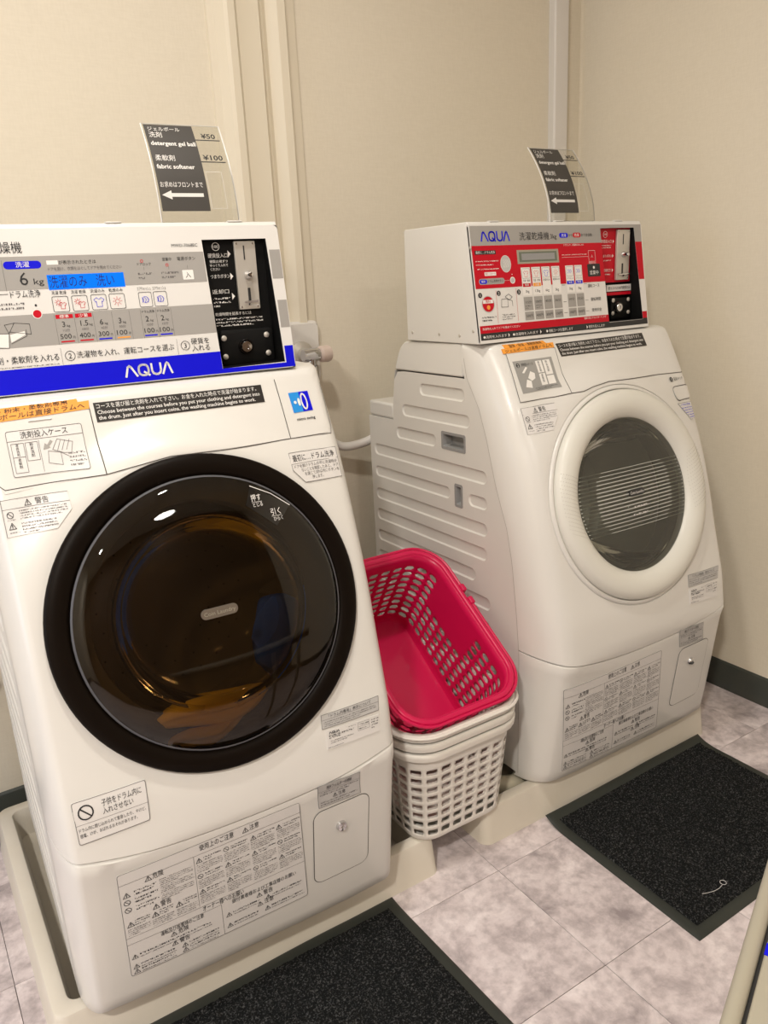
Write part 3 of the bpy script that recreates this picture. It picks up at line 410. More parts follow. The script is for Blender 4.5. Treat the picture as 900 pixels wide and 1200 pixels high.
    def ban(s, u, v, r, col='ink'):
        s.ring(u, v, r, r*.2, col, 3); s.line([(u-r*.65, v+r*.65), (u+r*.65, v-r*.65)], r*.2, col, 3)
    def build(s, name, parent): return s.mb.build(name, None, parent, smooth=False) if s.mb.v else None
def aqua(a, u0, v0, u1, v1, w, col):
    """the maker's lettering: A without bar, Q, U, A without bar"""
    H = v1-v0; L = u1-u0; X = lambda t: u0+L*t
    a.line([(X(0), v0), (X(.055), v1-.14*H), (X(.09), v1-.02*H), (X(.125), v1-.14*H), (X(.235), v0)], w, col, 4)
    pts = []
    for k in range(21):
        t = 6.2832*k/20; pts.append((X(.385)+.105*L*math.copysign(abs(math.cos(t))**.8, math.cos(t)), v0+H/2+H/2*math.copysign(abs(math.sin(t))**.8, math.sin(t))))
    a.line(pts, w, col, 4); a.line([(X(.40), v0+.30*H), (X(.50), v0-.02*H)], w, col, 4)
    a.line([(X(.565), v1), (X(.565), v0+.35*H), (X(.59), v0+.1*H), (X(.64), v0), (X(.69), v0), (X(.735), v0+.1*H), (X(.76), v0+.35*H), (X(.76), v1)], w, col, 4)
    a.line([(X(.80), v0), (X(.885), v1-.1*H), (X(.91), v1), (X(.935), v1-.1*H), (X(1), v0)], w, col, 4)
def sticker(name, poly, place, mat, parent, lift=.0008, label=None, rings=6):
    """thin film following the surface; poly is star-shaped"""
    cx = sum(p[0] for p in poly)/len(poly); cy = sum(p[1] for p in poly)/len(poly); dense = []
    for (a, b), (c, d) in zip(poly, poly[1:]+poly[:1]):
        n = max(1, int(math.hypot(c-a, d-b)/.012))
        for i in range(n): dense.append((a+(c-a)*i/n, b+(d-b)*i/n))
    mb = MB(); loops = []
    loops.append([place(x, y, 0.0) for x, y in dense])
    for k in range(rings): 
        t = 1-k/rings; loops.append([place(cx+(x-cx)*t, cy+(y-cy)*t, lift) for x, y in dense])
    mb.loft(loops); n = len(dense); b = len(mb.v)
    mb.v.append(tuple(place(cx, cy, lift)))
    for i in range(n): mb.f.append([b-n+i, b-n+(i+1) % n, b]); mb.mi.append(0)
    o = mb.build(name, mat, parent, ang=30)
    if label: o['label'] = label
    return o
def quad_of(poly4): return [tuple(p) for p in poly4]
# ---------------------------------------------------------------- the room
XR, YB, XL, YF, ZC = 1.869, 1.809, -1.7, -1.7, 2.4
def plain(name, lo, hi, mat):
    b = MB(); b.box(lo, hi); return structure(b.build(name, mat, smooth=False))
floor = plain('floor', (XL, YF, -.06), (XR, YB, -.0022), 'subfloor')
wb = plain('wall_back', (XL-.1, YB, -.06), (XR+.1, YB+.1, ZC), 'wall')
plain('wall_right', (XR, YF, -.06), (XR+.1, YB, ZC), 'wall')
plain('wall_left', (XL-.1, YF, -.06), (XL, YB, ZC), 'wall')
plain('wall_front', (XL-.1, YF-.1, -.06), (XR+.1, YF, ZC), 'wood')
plain('ceiling', (XL-.1, YF-.1, ZC), (XR+.1, YB+.1, ZC+.08), 'ceil')
TX, TY, TX0, TY0 = .2905, .2835, .0044, .464
b = MB(); g = .0005
b.box((g, g, -.002), (TX-g, TY-g, 0)); tile = b.build('tile', 'tile', floor, bevel=.0004, seg=1)
xs = [TX0+TX*i for i in range(-6, 8)]; ys = [TY0+TY*j for j in range(-8, 6)]
first = True
for x in xs:
    for y in ys:
        x1, y1 = min(x+TX, XR), min(y+TY, YB)
        if x1 <= x or y1 <= y or x < XL or y < YF: continue
        t = tile if first else tile.copy()
        if not first: COL.objects.link(t)
        first = False; t.location = (x, y, 0); t.parent = floor
        t.scale = ((x1-x)/TX, (y1-y)/TY, 1)
def baseboard(name, poly, length_fn):
    b = MB(); b.prism(poly, *length_fn); return structure(b.build(name, 'base', smooth=True, ang=25))
bp = [(0, 0), (.0065, 0), (.0065, .07), (.005, .078), (.0015, .0825), (0, .083)]
baseboard('baseboard_right', bp, (lambda p, z: (XR-p-.0, YF, z), lambda p, z: (XR-p, YB, z)))
baseboard('baseboard_back', bp, (lambda p, z: (XL, YB-p, z), lambda p, z: (XR-.007, YB-p, z)))
# vertical mouldings of the back wall
prof = [(.741,0),(.743,.008),(.757,.012),(.772,.030),(.780,.034),(.796,.034),(.804,.026),(.830,.024),(.856,.026),(.861,.020),(.863,.006),(.873,.006),(.876,.016),(.888,.022),(.899,.030),(.918,.031),(.928,.012),(.952,.009),(.955,0)]
b = MB(); b.prism(prof, lambda x, p: (x, YB-p, .0), lambda x, p: (x, YB-p, ZC)); structure(b.build('trim_1', 'trim', ang=20))
prof = [(1.742,0),(1.742,.020),(1.746,.024),(1.752,.025),(1.790,.025),(1.794,.022),(1.795,0)]
b = MB(); b.prism(prof, lambda x, p: (x, YB-p, .0), lambda x, p: (x, YB-p, ZC)); structure(b.build('trim_2', 'duct', ang=20))
b = MB(); b.prism([(0, 0), (.006, .0), (0, .006)], lambda x, p: (XR-x, YB-p, 0), lambda x, p: (XR-x, YB-p, ZC)); structure(b.build('trim_3', 'wall', smooth=False))

# ---------------------------------------------------------------- drain pans
def drain_pan(x0, x1, y0, y1, label):
    o = thing('drain_pan', ((x0+x1)/2, y0, 0), 0, label, 'drain pan', 'white drain pans under the washers')
    w, d = (x1-x0)/2, y1-y0; b = MB()
    def loop(i, r, z): return [(x, y, z) for x, y in rrect(-w+i, i, w-i, d-i, r, 5)]
    b.loft([loop(.0, .022, 0), loop(.001, .022, .003), loop(.007, .022, .080), loop(.009, .022, .0845), loop(.0125, .021, .086),
            loop(.030, .018, .086), loop(.0335, .018, .0845), loop(.035, .018, .080), loop(.043, .018, .024), loop(.050, .016, .020),
            loop(.095, .016, .020), loop(.103, .016, .040), loop(.110, .016, .043)], True, True, True)
    b.build('pan', 'tray', o, ang=40)
    return o
drain_pan(.037, .781, 1.098, 1.745, 'shallow cream drain pan under the blue-panelled washer')
drain_pan(.897, 1.636, 1.098, 1.745, 'shallow cream drain pan under the red-panelled washer')

# ---------------------------------------------------------------- floor mats
def floor_mat(corners, label, lift_back):
    (ax, ay), (bx, by), (cx, cy), (dx, dy) = corners      # back-left, back-right, front-right, front-left
    o = thing('door_mat', (ax, ay, 0), 0, label, 'mat', 'black floor mats')
    W = math.hypot(bx-ax, by-ay); H = math.hypot(ax-dx, ay-dy)
    def P(u, v, z):     # u across 0..1, v 0 back .. 1 front
        x = (ax*(1-u)+bx*u)*(1-v)+(dx*(1-u)+cx*u)*v; y = (ay*(1-u)+by*u)*(1-v)+(dy*(1-u)+cy*u)*v
        curl = lift_back*max(0, 1-v*H/.05)**2
        wob = .0015*math.sin(9*u+2)*max(0, 1-v*6)
        return (x-ax, y-ay, z+curl+max(0, wob))
    e = .026; uu = e/W; vv = e/H
    b = MB(); c = .035
    us = [0, .006/W, uu*.6, uu] + lin(uu, 1-uu, 22)[1:-1] + [1-uu, 1-uu*.6, 1-.006/W, 1]
    vs = [0, .006/H, vv*.6, vv] + lin(vv, 1-vv, 16)[1:-1] + [1-vv, 1-vv*.6, 1-.006/H, 1]
    def cut(u, v):      # clipped corners
        return u, v
    b.grid(lambda u, v: P(u, v, .0005 if (u in (0, 1) or v in (0, 1)) else .004), us, vs, True)
    b.build('rubber_border', 'rubber', o)
    b = MB(); nu, nv = 150, 110
    def pile(u, v):
        edge = min(u-uu*.85, 1-uu*.85-u, v-vv*.85, 1-vv*.85-v)
        z = .0045 if edge < 1e-6 else .0085 + random.uniform(-.0016, .0016) + .0006*math.sin(u*W*260)*math.sin(v*H*260)
        ju, jv = (0, 0) if edge < 1e-6 else (random.uniform(-.3, .3)/nu, random.uniform(-.3, .3)/nv)
        return P(u+ju, v+jv, z)
    b.grid(pile, lin(uu*.85, 1-uu*.85, nu), lin(vv*.85, 1-vv*.85, nv), True)
    p = b.build('pile', 'mat', o, smooth=True, ang=180); p['kind'] = 'stuff'
    return o
floor_mat([(.115, 1.094), (.658, 1.094), (.672, .69), (.129, .69)], 'black rubber-backed pile mat on the floor below the blue-panelled washer', .004)
m2 = floor_mat([(1.058, 1.086), (1.592, 1.092), (1.590, .690), (1.050, .686)], 'black pile mat with a loose thread, below the red-panelled washer', .014)
tp = [(1.139+.0125*i-1.058, .741-1.080-.010*math.sin(i*.55)-.0, .012) for i in range(5)]
b = MB(); b.tube(tp, .0004, 5); ex, ey = tp[-1][0]+.007, tp[-1][1]+.003
b.tube([(ex+.006*math.cos(t), ey+.006*math.sin(t), .0125) for t in lin(0, 6.2, 12)], .0004, 5)
b.build('loose_thread', 'white', m2)
# ---------------------------------------------------------------- washers
def seam_z(x, z0): return z0 + .028*(abs(x)/.262)**2.2
def front_shell(root, z0, mat='shell'):
    """upper front moulding with the round door opening, then the kick panel"""
    b = MB(); X = lin(-.25, .25, 27); Z = lin(.46, .93, 25); rc = .2385
    bd = [(x, Z[0]) for x in X] + [(X[-1], z) for z in Z[1:]] + [(x, Z[-1]) for x in X[-2::-1]] + [(X[0], z) for z in Z[-2:0:-1]]
    loops = []
    for t in (0, .12, .3, .5, .75, 1):
        lp = []
        for x, z in bd:
            a = math.atan2(z-.695, x); cx, cz = rc*math.cos(a), .695 + rc*math.sin(a)*math.cos(R(15))
            px, pz = cx+(x-cx)*t, cz+(z-cz)*t
            lp.append((px, F(px, pz), pz))
        loops.append(lp)
    b.loft(loops)
    KK = (.99, .96, .91, .84, .75, .64, .5, .35, .18)
    CL = [-HL] + [-(.25+(HL-.25)*k) for k in KK] + [-.25]; CR = [.25] + [.25+(HR-.25)*k for k in KK[::-1]] + [HR]
    for C_ in (CL, CR): b.grid(lambda x, z: (x, F(x, z), z), C_, Z)
    XX = CL[:-1] + X + CR[1:]
    # lower strip to the seam, with its rolled lip
    def low(x, t):
        zs = seam_z(x, z0)+.0012
        if t >= 1: return (x, F(x, Z[0]) + 0, Z[0])
        if t < 0: return (x*(1-.004), F(x, zs)+.006, zs+.0002 - .0008)
        z = zs + (Z[0]-zs)*t; return (x, F(x, z) + .0, z)
    b.grid(low, XX, [-1, 0, .03, .2, .45, .7, 1])
    def top(x, t):
        z = Z[-1] + (1.015-Z[-1])*min(t, 1); y = F(x, z)
        if t > 1:
            dz, dy = {1.25: (.006, .004), 1.5: (.010, .012), 1.75: (.0125, .022)}.get(t, (.013, None))
            z = 1.015+dz; y = .2325 if dy is None else min(y+dy, .2325)
        return (x, y, z)
    b.grid(top, XX, [0, .15, .3, .45, .6, .75, .9, 1, 1.25, 1.5, 1.75, 2])
    b.build('front_panel', mat, root, merge=.0002, ang=50)
    b = MB()
    def kick(x, t):
        zs = seam_z(x, z0)-.0012
        if t == 2: return (x*.996, F(x, zs)+.006, zs)
        if t == -1: return (x*.985, min(F(x, .09)+.02, .060), .0900)
        if t == -.5: return (x*.998, F(x, .09)+.006, .0895)
        z = .095 + (zs-.004-.095)*t
        if t == 1: return (x, F(x, z), z)
        if t == 1.5: return (x, F(x, zs)+.002, zs-.0008)
        return (x, F(x, z), z)
    b.grid(kick, XX, [-1, -.5] + lin(0, 1, 14) + [1.5, 2])
    b.build('kick_panel', mat, root, ang=50)

RIBS = [(.2279,.3905,.9078,.9357), (.2113,.4647,.8526,.8814), (.3336,.4933,.7958,.8246), (.158,.597,.740,.7695), (.2856,.597,.684,.7120),
        (.158,.2199,.684,.7120), (.158,.598,.6245,.6545), (.160,.600,.5690,.5990), (.200,.601,.5120,.5420), (.150,.602,.456,.486), (.150,.602,.400,.430), (.120,.602,.344,.374), (.120,.602,.288,.318), (.120,.602,.232,.262), (.120,.602,.176,.206)]
def side_panel(root, sgn, mat):
    out = [(y, z) for z, y in YS if z < .95] + [(.219, .9565), (.2315, .9577), (.452, .9577), (.478, .955), (.4935, .935), (.5035, .870), (.505, .838), (.6155, .838), (.6155, .1)]
    holes = [stadium(*r) for r in RIBS]
    grip = rrect(.2325, .803, .3065, .831, .002, 1); slot = rrect(.246, .678, .2625, .719, .002, 1)
    vs, fs = fill2d([out] + holes + [grip, slot])
    b = MB(); X = HR if sgn > 0 else -HL
    b.add([(X, y, z) for y, z in vs], fs)
    for r in RIBS:
        cy, cz = (r[0]+r[1])/2, (r[2]+r[3])/2
        l0 = stadium(*r); l1 = stadium(r[0]+.0035, r[1]-.0035, r[2]+.0035, r[3]-.0035); l2 = stadium(r[0]+.007, r[1]-.007, r[2]+.007, r[3]-.007)
        b.loft([[(X, y, z) for y, z in l0], [(X-sgn*.0028, y, z) for y, z in l1], [(X-sgn*.0032, y, z) for y, z in l2]], True, False, True)
    b.build('side_panel', mat, root, ang=25, merge=.00005)
    for (a, c, d, e, dep, nm) in ((.2325, .3065, .803, .831, .022, 'grip_recess'), (.246, .2625, .678, .719, .012, 'slot_recess')):
        b = MB(); o_ = rrect(a, d, c, e, .002, 1); o1 = rrect(a-.006, d-.006, c+.006, e+.006, .003, 1); i_ = rrect(a+.003, d+.002, c-.003, e-.002, .002, 1)
        b.loft([[(X+sgn*.0002, y, z) for y, z in o1], [(X+sgn*.0008, y, z) for y, z in o1], [(X+sgn*.0006, y, z) for y, z in o_], [(X-sgn*dep, y, z) for y, z in i_]], True, False, True)
        b.build(nm, 'grey', root, smooth=False)

def casing(root, mat_side):
    for s in (-1, 1): side_panel(root, s, mat_side)
    b = MB()    # top cover: rolled from the front seam to the rear slope
    prof = [(.2335, .959), (.2335, 1.021), (.236, 1.0265), (.242, 1.028), (.43, 1.028), (.452, 1.0245), (.466, 1.0145), (.476, .997), (.485, .972), (.4885, .959)]
    w = [0, 0, .0015, .006, .006, .006, .004, .001, 0, 0]
    L = [(-HL+w[i], y, z) for i, (y, z) in enumerate(prof)]; Rr = [(HR-w[i], y, z) for i, (y, z) in enumerate(prof)]
    n = len(prof); b.add(L+Rr, [tuple(range(n)), tuple(range(2*n-1, n-1, -1))] + [(i, n+i, n+(i+1) % n, (i+1) % n) for i in range(n)])
    b.build('top_cover', 'shell', root, bevel=.004, seg=3)
    b = MB(); b.box((-HL+.001, .5055, .8385), (HR-.001, .6155, .876)); b.build('rear_ledge', 'shell', root, bevel=.006, seg=3)
    b = MB()    # rear slope, back and bottom sheets
    b.grid(lambda x, t: (x, *[(.4885, .958), (.4935, .935), (.5035, .870), (.505, .838)][t]), [-HL, HR], [0, 1, 2, 3])
    b.grid(lambda x, t: (x, .6155, t), [-HL, HR], [.1, .838]); b.grid(lambda x, y: (x, y, .838), [-HL, HR], [.505, .6155])
    b.grid(lambda x, y: (x, y, .1), [-HL, HR], [.064, .6155]); b.grid(lambda x, y: (x, y, .1), [-.235, .235], [.015, .064])
    b.build('rear_sheet', mat_side, root, smooth=False)
    for x in (-.22, .22):
        for y in (.12, .54):
            b = MB(); b.lathe([(.022, .043), (.022, .062), (.012, .066), (.012, .1)], (x, y, 0), (0, 0, 1), 16, True, True)
            b.build('foot', 'dark', root)

def side_seam(root):     # joint between the front moulding and the side sheet
    for X in (-HL-.0003, HR+.0003):
        b = MB(); zs = lin(.1, 1.0, 46)
        b.loft([[(X, itp(YS, z)-.0006, z) for z in zs], [(X, itp(YS, z)+.0006, z) for z in zs]], False)
        b.build('side_seam', 'seamlite', root, smooth=False)
def covers(root, polys):    # separate mouldings above the door: drawer front and covers
    for n, poly in polys: sticker(n, poly, on_front, 'shell', root, .0007, rings=16)

def drum(root, spin=0, mat='drumsteel'):
    O = DO - DN*.012; dr = MB()
    dr.lathe([(.232, .004), (.225, -.015), (.19, -.03), (.172, -.045), (.168, -.07), (.178, -.075)], DO, DN, 56)
    dr.build('door_gasket', 'gasket', root)
    b = MB(); b.lathe([(.178, -.078), (.182, -.085), (.212, -.10), (.214, -.30), (.20, -.32), (.10, -.33), (.06, -.325), (.0, -.325)], DO, DN, 56)
    d = b.build('drum', mat, root)
    for k in range(3):
        a = R(90+120*k+spin); c = DX*math.cos(a) + DZ*math.sin(a); t = DX*-math.sin(a) + DZ*math.cos(a); b = MB()
        lp = []
        for h in (-.11, -.29):
            lp.append([DO + DN*h + c*(.214-p) + t*q for p, q in ((0, -.03), (.02, -.02), (.038, -.006), (.038, .006), (.02, .02), (0, .03))])
        b.loft(lp, True, True, True); b.build('paddle', 'gasket', d, bevel=.004)
    # perforation rows of the back plate
    b = MB()
    for ri in (.09, .12, .15, .18):
        n = int(ri*170)
        for k in range(n):
            a = 6.2832*k/n; c = DO + DN*-.3245 + DX*ri*math.cos(a) + DZ*ri*math.sin(a)
            b.add([c + DN*(.001 if ri < .1 else .002) + (DX*math.cos(q) + DZ*math.sin(q))*.0020 for q in lin(0, 5.5, 7)], [tuple(range(7))])
    o = b.build('drum_holes', 'dark', d, smooth=False); o['kind'] = 'stuff'

def bowl(parent, r, depth, mat='bowl'):
    b = MB(); prof = []
    for k in range(13):
        t = k/12; a = t*math.pi/2
        prof.append((r*math.cos(a)**.45 if t < 1 else 0.0, -.006-depth*math.sin(a)**1.6))
    b.lathe(prof, DO, DN, 56); b.lathe([(r+.006, -.004), (r+.006, -.010), (r-.004, -.012), (r-.006, -.006)], DO, DN, 56)
    b.build('glass_bowl', mat, parent, ang=60)

def control_box(root, x1, hole, mat_side='shell', rc=.006):
    """coin-control housing: hollow box, slanted face with the coin opening"""
    x0 = -.291; H = .2306; d = MB()
    yb, zt = .43, 1.2636
    top0, bot0 = PO + PZ*H, PO
    # shell (sides, top, back, bottom) with a small lip
    prof = [(bot0.y, 1.0288), (top0.y, bot0.z + PZ.z*H), (top0.y+.004, zt+.0002), (yb-.004, zt+.001), (yb, zt-.003), (yb, 1.0288)]
    b = MB(); n = len(prof)
    L = [(x0, y, z) for y, z in prof]; Rr = [(x1, y, z) for y, z in prof]
    b.add(L+Rr, [tuple(range(n)), tuple(range(2*n-1, n-1, -1))] + [(i, n+i, n+(i+1) % n, (i+1) % n) for i in range(1, n)])
    b.build('control_housing', mat_side, root, bevel=.0015, ang=30)
    vs, fs = fill2d([rrect(x0, 0, x1, H, rc, 4), hole])
    b = MB(); b.add([on_panel(x, v, .0) for x, v in vs], fs)
    lp = rrect(x0, 0, x1, H, rc, 4); b.loft([[on_panel(x, v, -.004) for x, v in lp], [on_panel(x, v, 0) for x, v in lp]])
    face = b.build('control_face', 'panelw', root, smooth=False)
    for x in (x0+.07, (x0+x1)/2, x1-.07):        # clips along the top edge
        b = MB(); b.box((x-.012, top0.y+.002, zt), (x+.012, top0.y+.012, zt+.0022)); b.build('top_clip', 'shell', root, bevel=.001)
    return face
def recess(root, hole, mat_wall, y_back=.217):
    """opening in the slanted face running back to an upright plate"""
    b = MB(); l0 = [on_panel(x, v, .0) for x, v in hole]; l1 = [(p[0], y_back, p[2]) for p in l0]
    b.loft([l0, l1], True, False, True)
    return b.build('coin_recess', mat_wall, root, smooth=False)
def coin_mech(root, C, spring=False):
    (xa, za), (xb, _), (xc, zc), (xd, zd) = C['plate']; x0, x1 = (xa+xd)/2, (xb+xc)/2; z0, z1 = (zc+zd)/2, (za+_)/2
    b = MB(); lp = rrect(x0, z0, x1, z1, .0015, 2); b.loft([[(x, .2155, z) for x, z in lp], [(x, .2105, z) for x, z in lp]], True, False, True)
    pl = b.build('coin_plate', 'steel', root, bevel=.0005)
    b = MB(); sx, sz = C['slot'][0][0], (C['slot'][0][1]+C['slot'][1][1])/2
    b.box((sx-.0008, .2098, sz-.011), (sx+.0012, .2106, sz+.011)); b.build('coin_slot', 'dark', pl, smooth=False)
    b = MB(); sx, sz = C['slot2'][0][0], (C['slot2'][0][1]+C['slot2'][1][1])/2
    b.box((sx-.0022, .2098, sz-.011), (sx+.0022, .2106, sz+.011)); b.build('return_slot', 'dark', pl, smooth=False)
    kx, kz = C['knob'][0]; b = MB(); b.lathe([(.0068, 0), (.0068, .004), (.005, .008), (.0046, .013), (.0035, .015), (0, .0155)], (kx, .2105, kz), (0, -1, 0), 20)
    b.build('return_button', 'chrome', pl)
    (lx, lz), (mx_, mz) = C['lever']; b = MB(); b.tube([(lx, .2075, lz), (mx_, .2055, mz)], .0017, 8); b.tube([((lx+mx_)/2-.003, .2105, lz-.004), ((lx+mx_)/2-.003, .206, lz)], .0022, 8)
    b.build('return_lever', 'chrome', pl)
    for x in (x0+.004, x1-.004):
        for z in (z0+.004, z1-.004):
            b = MB(); b.lathe([(.0018, 0), (.0016, .0008), (0, .001)], (x, .2105, z), (0, -1, 0), 10); b.build('rivet', 'chrome', pl)
    (xa, za), (xb, _), (xc, zc), (xd, zd) = C['house']; x0, x1, z0, z1 = (xa+xd)/2, (xb+xc)/2, (zc+zd)/2, (za+_)/2
    b = MB(); lp = rrect(x0, z0, x1, z1, .005, 3); l2 = rrect(x0+.003, z0+.003, x1-.003, z1-.003, .004, 3)
    b.loft([[(x, .2165, z) for x, z in lp], [(x, .209, z) for x, z in lp], [(x, .2075, z) for x, z in l2]], True, False, True)
    cb = b.build('cash_box_door', 'coinblack', root)
    lx, lz = C['lock'][0]; b = MB(); b.lathe([(.013, 0), (.013, .003), (.0115, .006), (.0105, .006)], (lx, .2075, lz), (0, -1, 0), 28)
    b.build('lock_ring', 'black', cb)
    b = MB(); b.lathe([(.0095, 0), (.0095, .006), (.0085, .0075), (.004, .0078), (.0038, .006), (0, .006)], (lx, .2075, lz), (0, -1, 0), 28); b.build('lock', 'chrome', cb)
    pts = C['sc'] if len(C['sc']) > 2 else C['sc'] + [(x0+.004, C['sc'][0][1]), (x0+.004, C['sc'][1][1])]
    for x, z in pts:
        x = min(max(x, x0+.005), x1-.005); b = MB(); b.lathe([(.0048, 0), (.0045, .0012), (.003, .0022), (0, .0026)], (x, .2075, z), (0, -1, 0), 16); b.build('screw', 'steel', cb)

def rectify(q):     # average a measured quad to an upright rectangle
    (a, b), (c, d), (e, f), (g, h) = q
    x0, x1, v0, v1 = (a+g)/2, (c+e)/2, (f+h)/2, (b+d)/2; return [(x0, v1), (x1, v1), (x1, v0), (x0, v0)]
def rim_line(root, pts, place, w=.0011, col='seam', name='panel_seam', lift=.0010):
    """dark joint between mouldings, following the surface"""
    b = MB(); d = []
    for (a, c), (e, f) in zip(pts, pts[1:]):
        n = max(1, int(math.hypot(e-a, f-c)/.008)); d += [(a+(e-a)*i/n, c+(f-c)*i/n) for i in range(n)]
    d.append(pts[-1]); L = []; Rr = []
    for i, (x, z) in enumerate(d):
        p, q = d[max(i-1, 0)], d[min(i+1, len(d)-1)]; l = math.hypot(q[0]-p[0], q[1]-p[1]) or 1; nx, nz = -(q[1]-p[1])/l*w/2, (q[0]-p[0])/l*w/2
        L.append(place(x-nx, z-nz, lift)); Rr.append(place(x+nx, z+nz, lift))
    b.loft([L, Rr], False); b.build(name, col, root, smooth=False)

def notice_art(a, W, H):
    a.rframe(0, 0, W, H, .004, .0008, 'inkgrey', 1)
    t = H*.036
    a.text('使用上のご注意', W*.42, H*.935, t*1.25, 'ink', W*.19, bold=.01)
    a.warn(W*.66, H*.93, t*1.2); a.text('注意', W*.70, H*.935, t*1.2, 'ink', W*.055, bold=.01)
    a.line([(0, H*.90), (W, H*.90)], .0006, 'inkgrey'); a.line([(W*.385, H*.40), (W*.385, H*.90)], .0006, 'inkgrey')
    a.warn(W*.13, H*.855, t*1.2); a.text('危険', W*.17, H*.858, t*1.2, 'ink', W*.055, bold=.01)
    for i in range(3):
        v = H*(.775-.072*i); (a.warn if i == 0 else lambda u, v_, h: a.ban(u+h*.5, v_+h*.5, h*.5))(W*.015, v, H*.045)
        a.fine(W*.07, v-H*.008, W*.19, v+H*.05, 2, 'ink'); a.fine(W*.20, v-H*.015, W*.375, v+H*.055, 4)
    a.warn(W*.15, H*.565, t*1.2); a.text('警告', W*.19, H*.568, t*1.2, 'ink', W*.055, bold=.01)
    for i in range(3):
        u = W*(.015+.125*i); a.warn(u, H*.49, H*.045); a.fine(u+W*.04, H*.485, u+W*.115, H*.55, 3, 'ink'); a.fine(u, H*.40, u+W*.115, H*.475, 4)
    for c in range(4):
        for r in range(3):
            u = W*(.395+.152*c); v = H*(.825-.155*r)
            if (c+r) % 3 == 1: a.ban(u+H*.02, v+H*.02, H*.02)
            else: a.warn(u, v, H*.042)
            a.fine(u+W*.04, v, u+W*.14, v+H*.045, 2, 'ink'); a.fine(u, v-H*.10, u+W*.14, v-H*.01, 5)
    a.line([(0, H*.385), (W, H*.385)], .0006, 'inkgrey')
    a.text('オーナー様へのお願い', W*.40, H*.335, t*1.25, 'ink', W*.23, bold=.01)
    a.line([(0, H*.32), (W*.5, H*.32)], .0006, 'inkgrey'); a.line([(W*.5, H*.32), (W*.5, 0)], .0006, 'inkgrey')
    a.text('運転及び設置時のご注意', W*.17, H*.278, t, 'ink', W*.23, bold=.01); a.text('据付業者様および工事店様のお願い', W*.56, H*.285, t, 'ink', W*.38, bold=.01)
    a.warn(W*.22, H*.225, t*1.1); a.text('危険', W*.26, H*.228, t*1.1, 'ink', W*.055, bold=.01); a.warn(W*.70, H*.225, t*1.1); a.text('警告', W*.74, H*.228, t*1.1, 'ink', W*.055, bold=.01)
    a.warn(W*.22, H*.128, t*1.1); a.text('警告', W*.26, H*.131, t*1.1, 'ink', W*.055, bold=.01); a.warn(W*.70, H*.128, t*1.1); a.text('注意', W*.74, H*.131, t*1.1, 'ink', W*.055, bold=.01)
    for u, v, w in ((.015, .165, .42), (.52, .165, .20), (.75, .165, .22), (.015, .065, .22), (.27, .065, .2), (.015, .015, .22), (.27, .015, .2), (.52, .05, .18), (.74, .05, .24)):
        a.warn(W*u, H*v, H*.04); a.fine(W*(u+.04), H*(v+.015), W*(u+w), H*(v+.045), 1, 'ink'); a.fine(W*(u+.04), H*(v-.008), W*(u+w), H*(v+.012), 1)

def stick(root, name, quad, mat, draw, place=on_front, poly=None, label=None, lift=.0014):
    s = sticker(name, poly or quad, place, mat, root, lift, label)
    a = Art(quad, place, lift+.0001); draw(a, a.W, a.H); a.build('print', s); return s

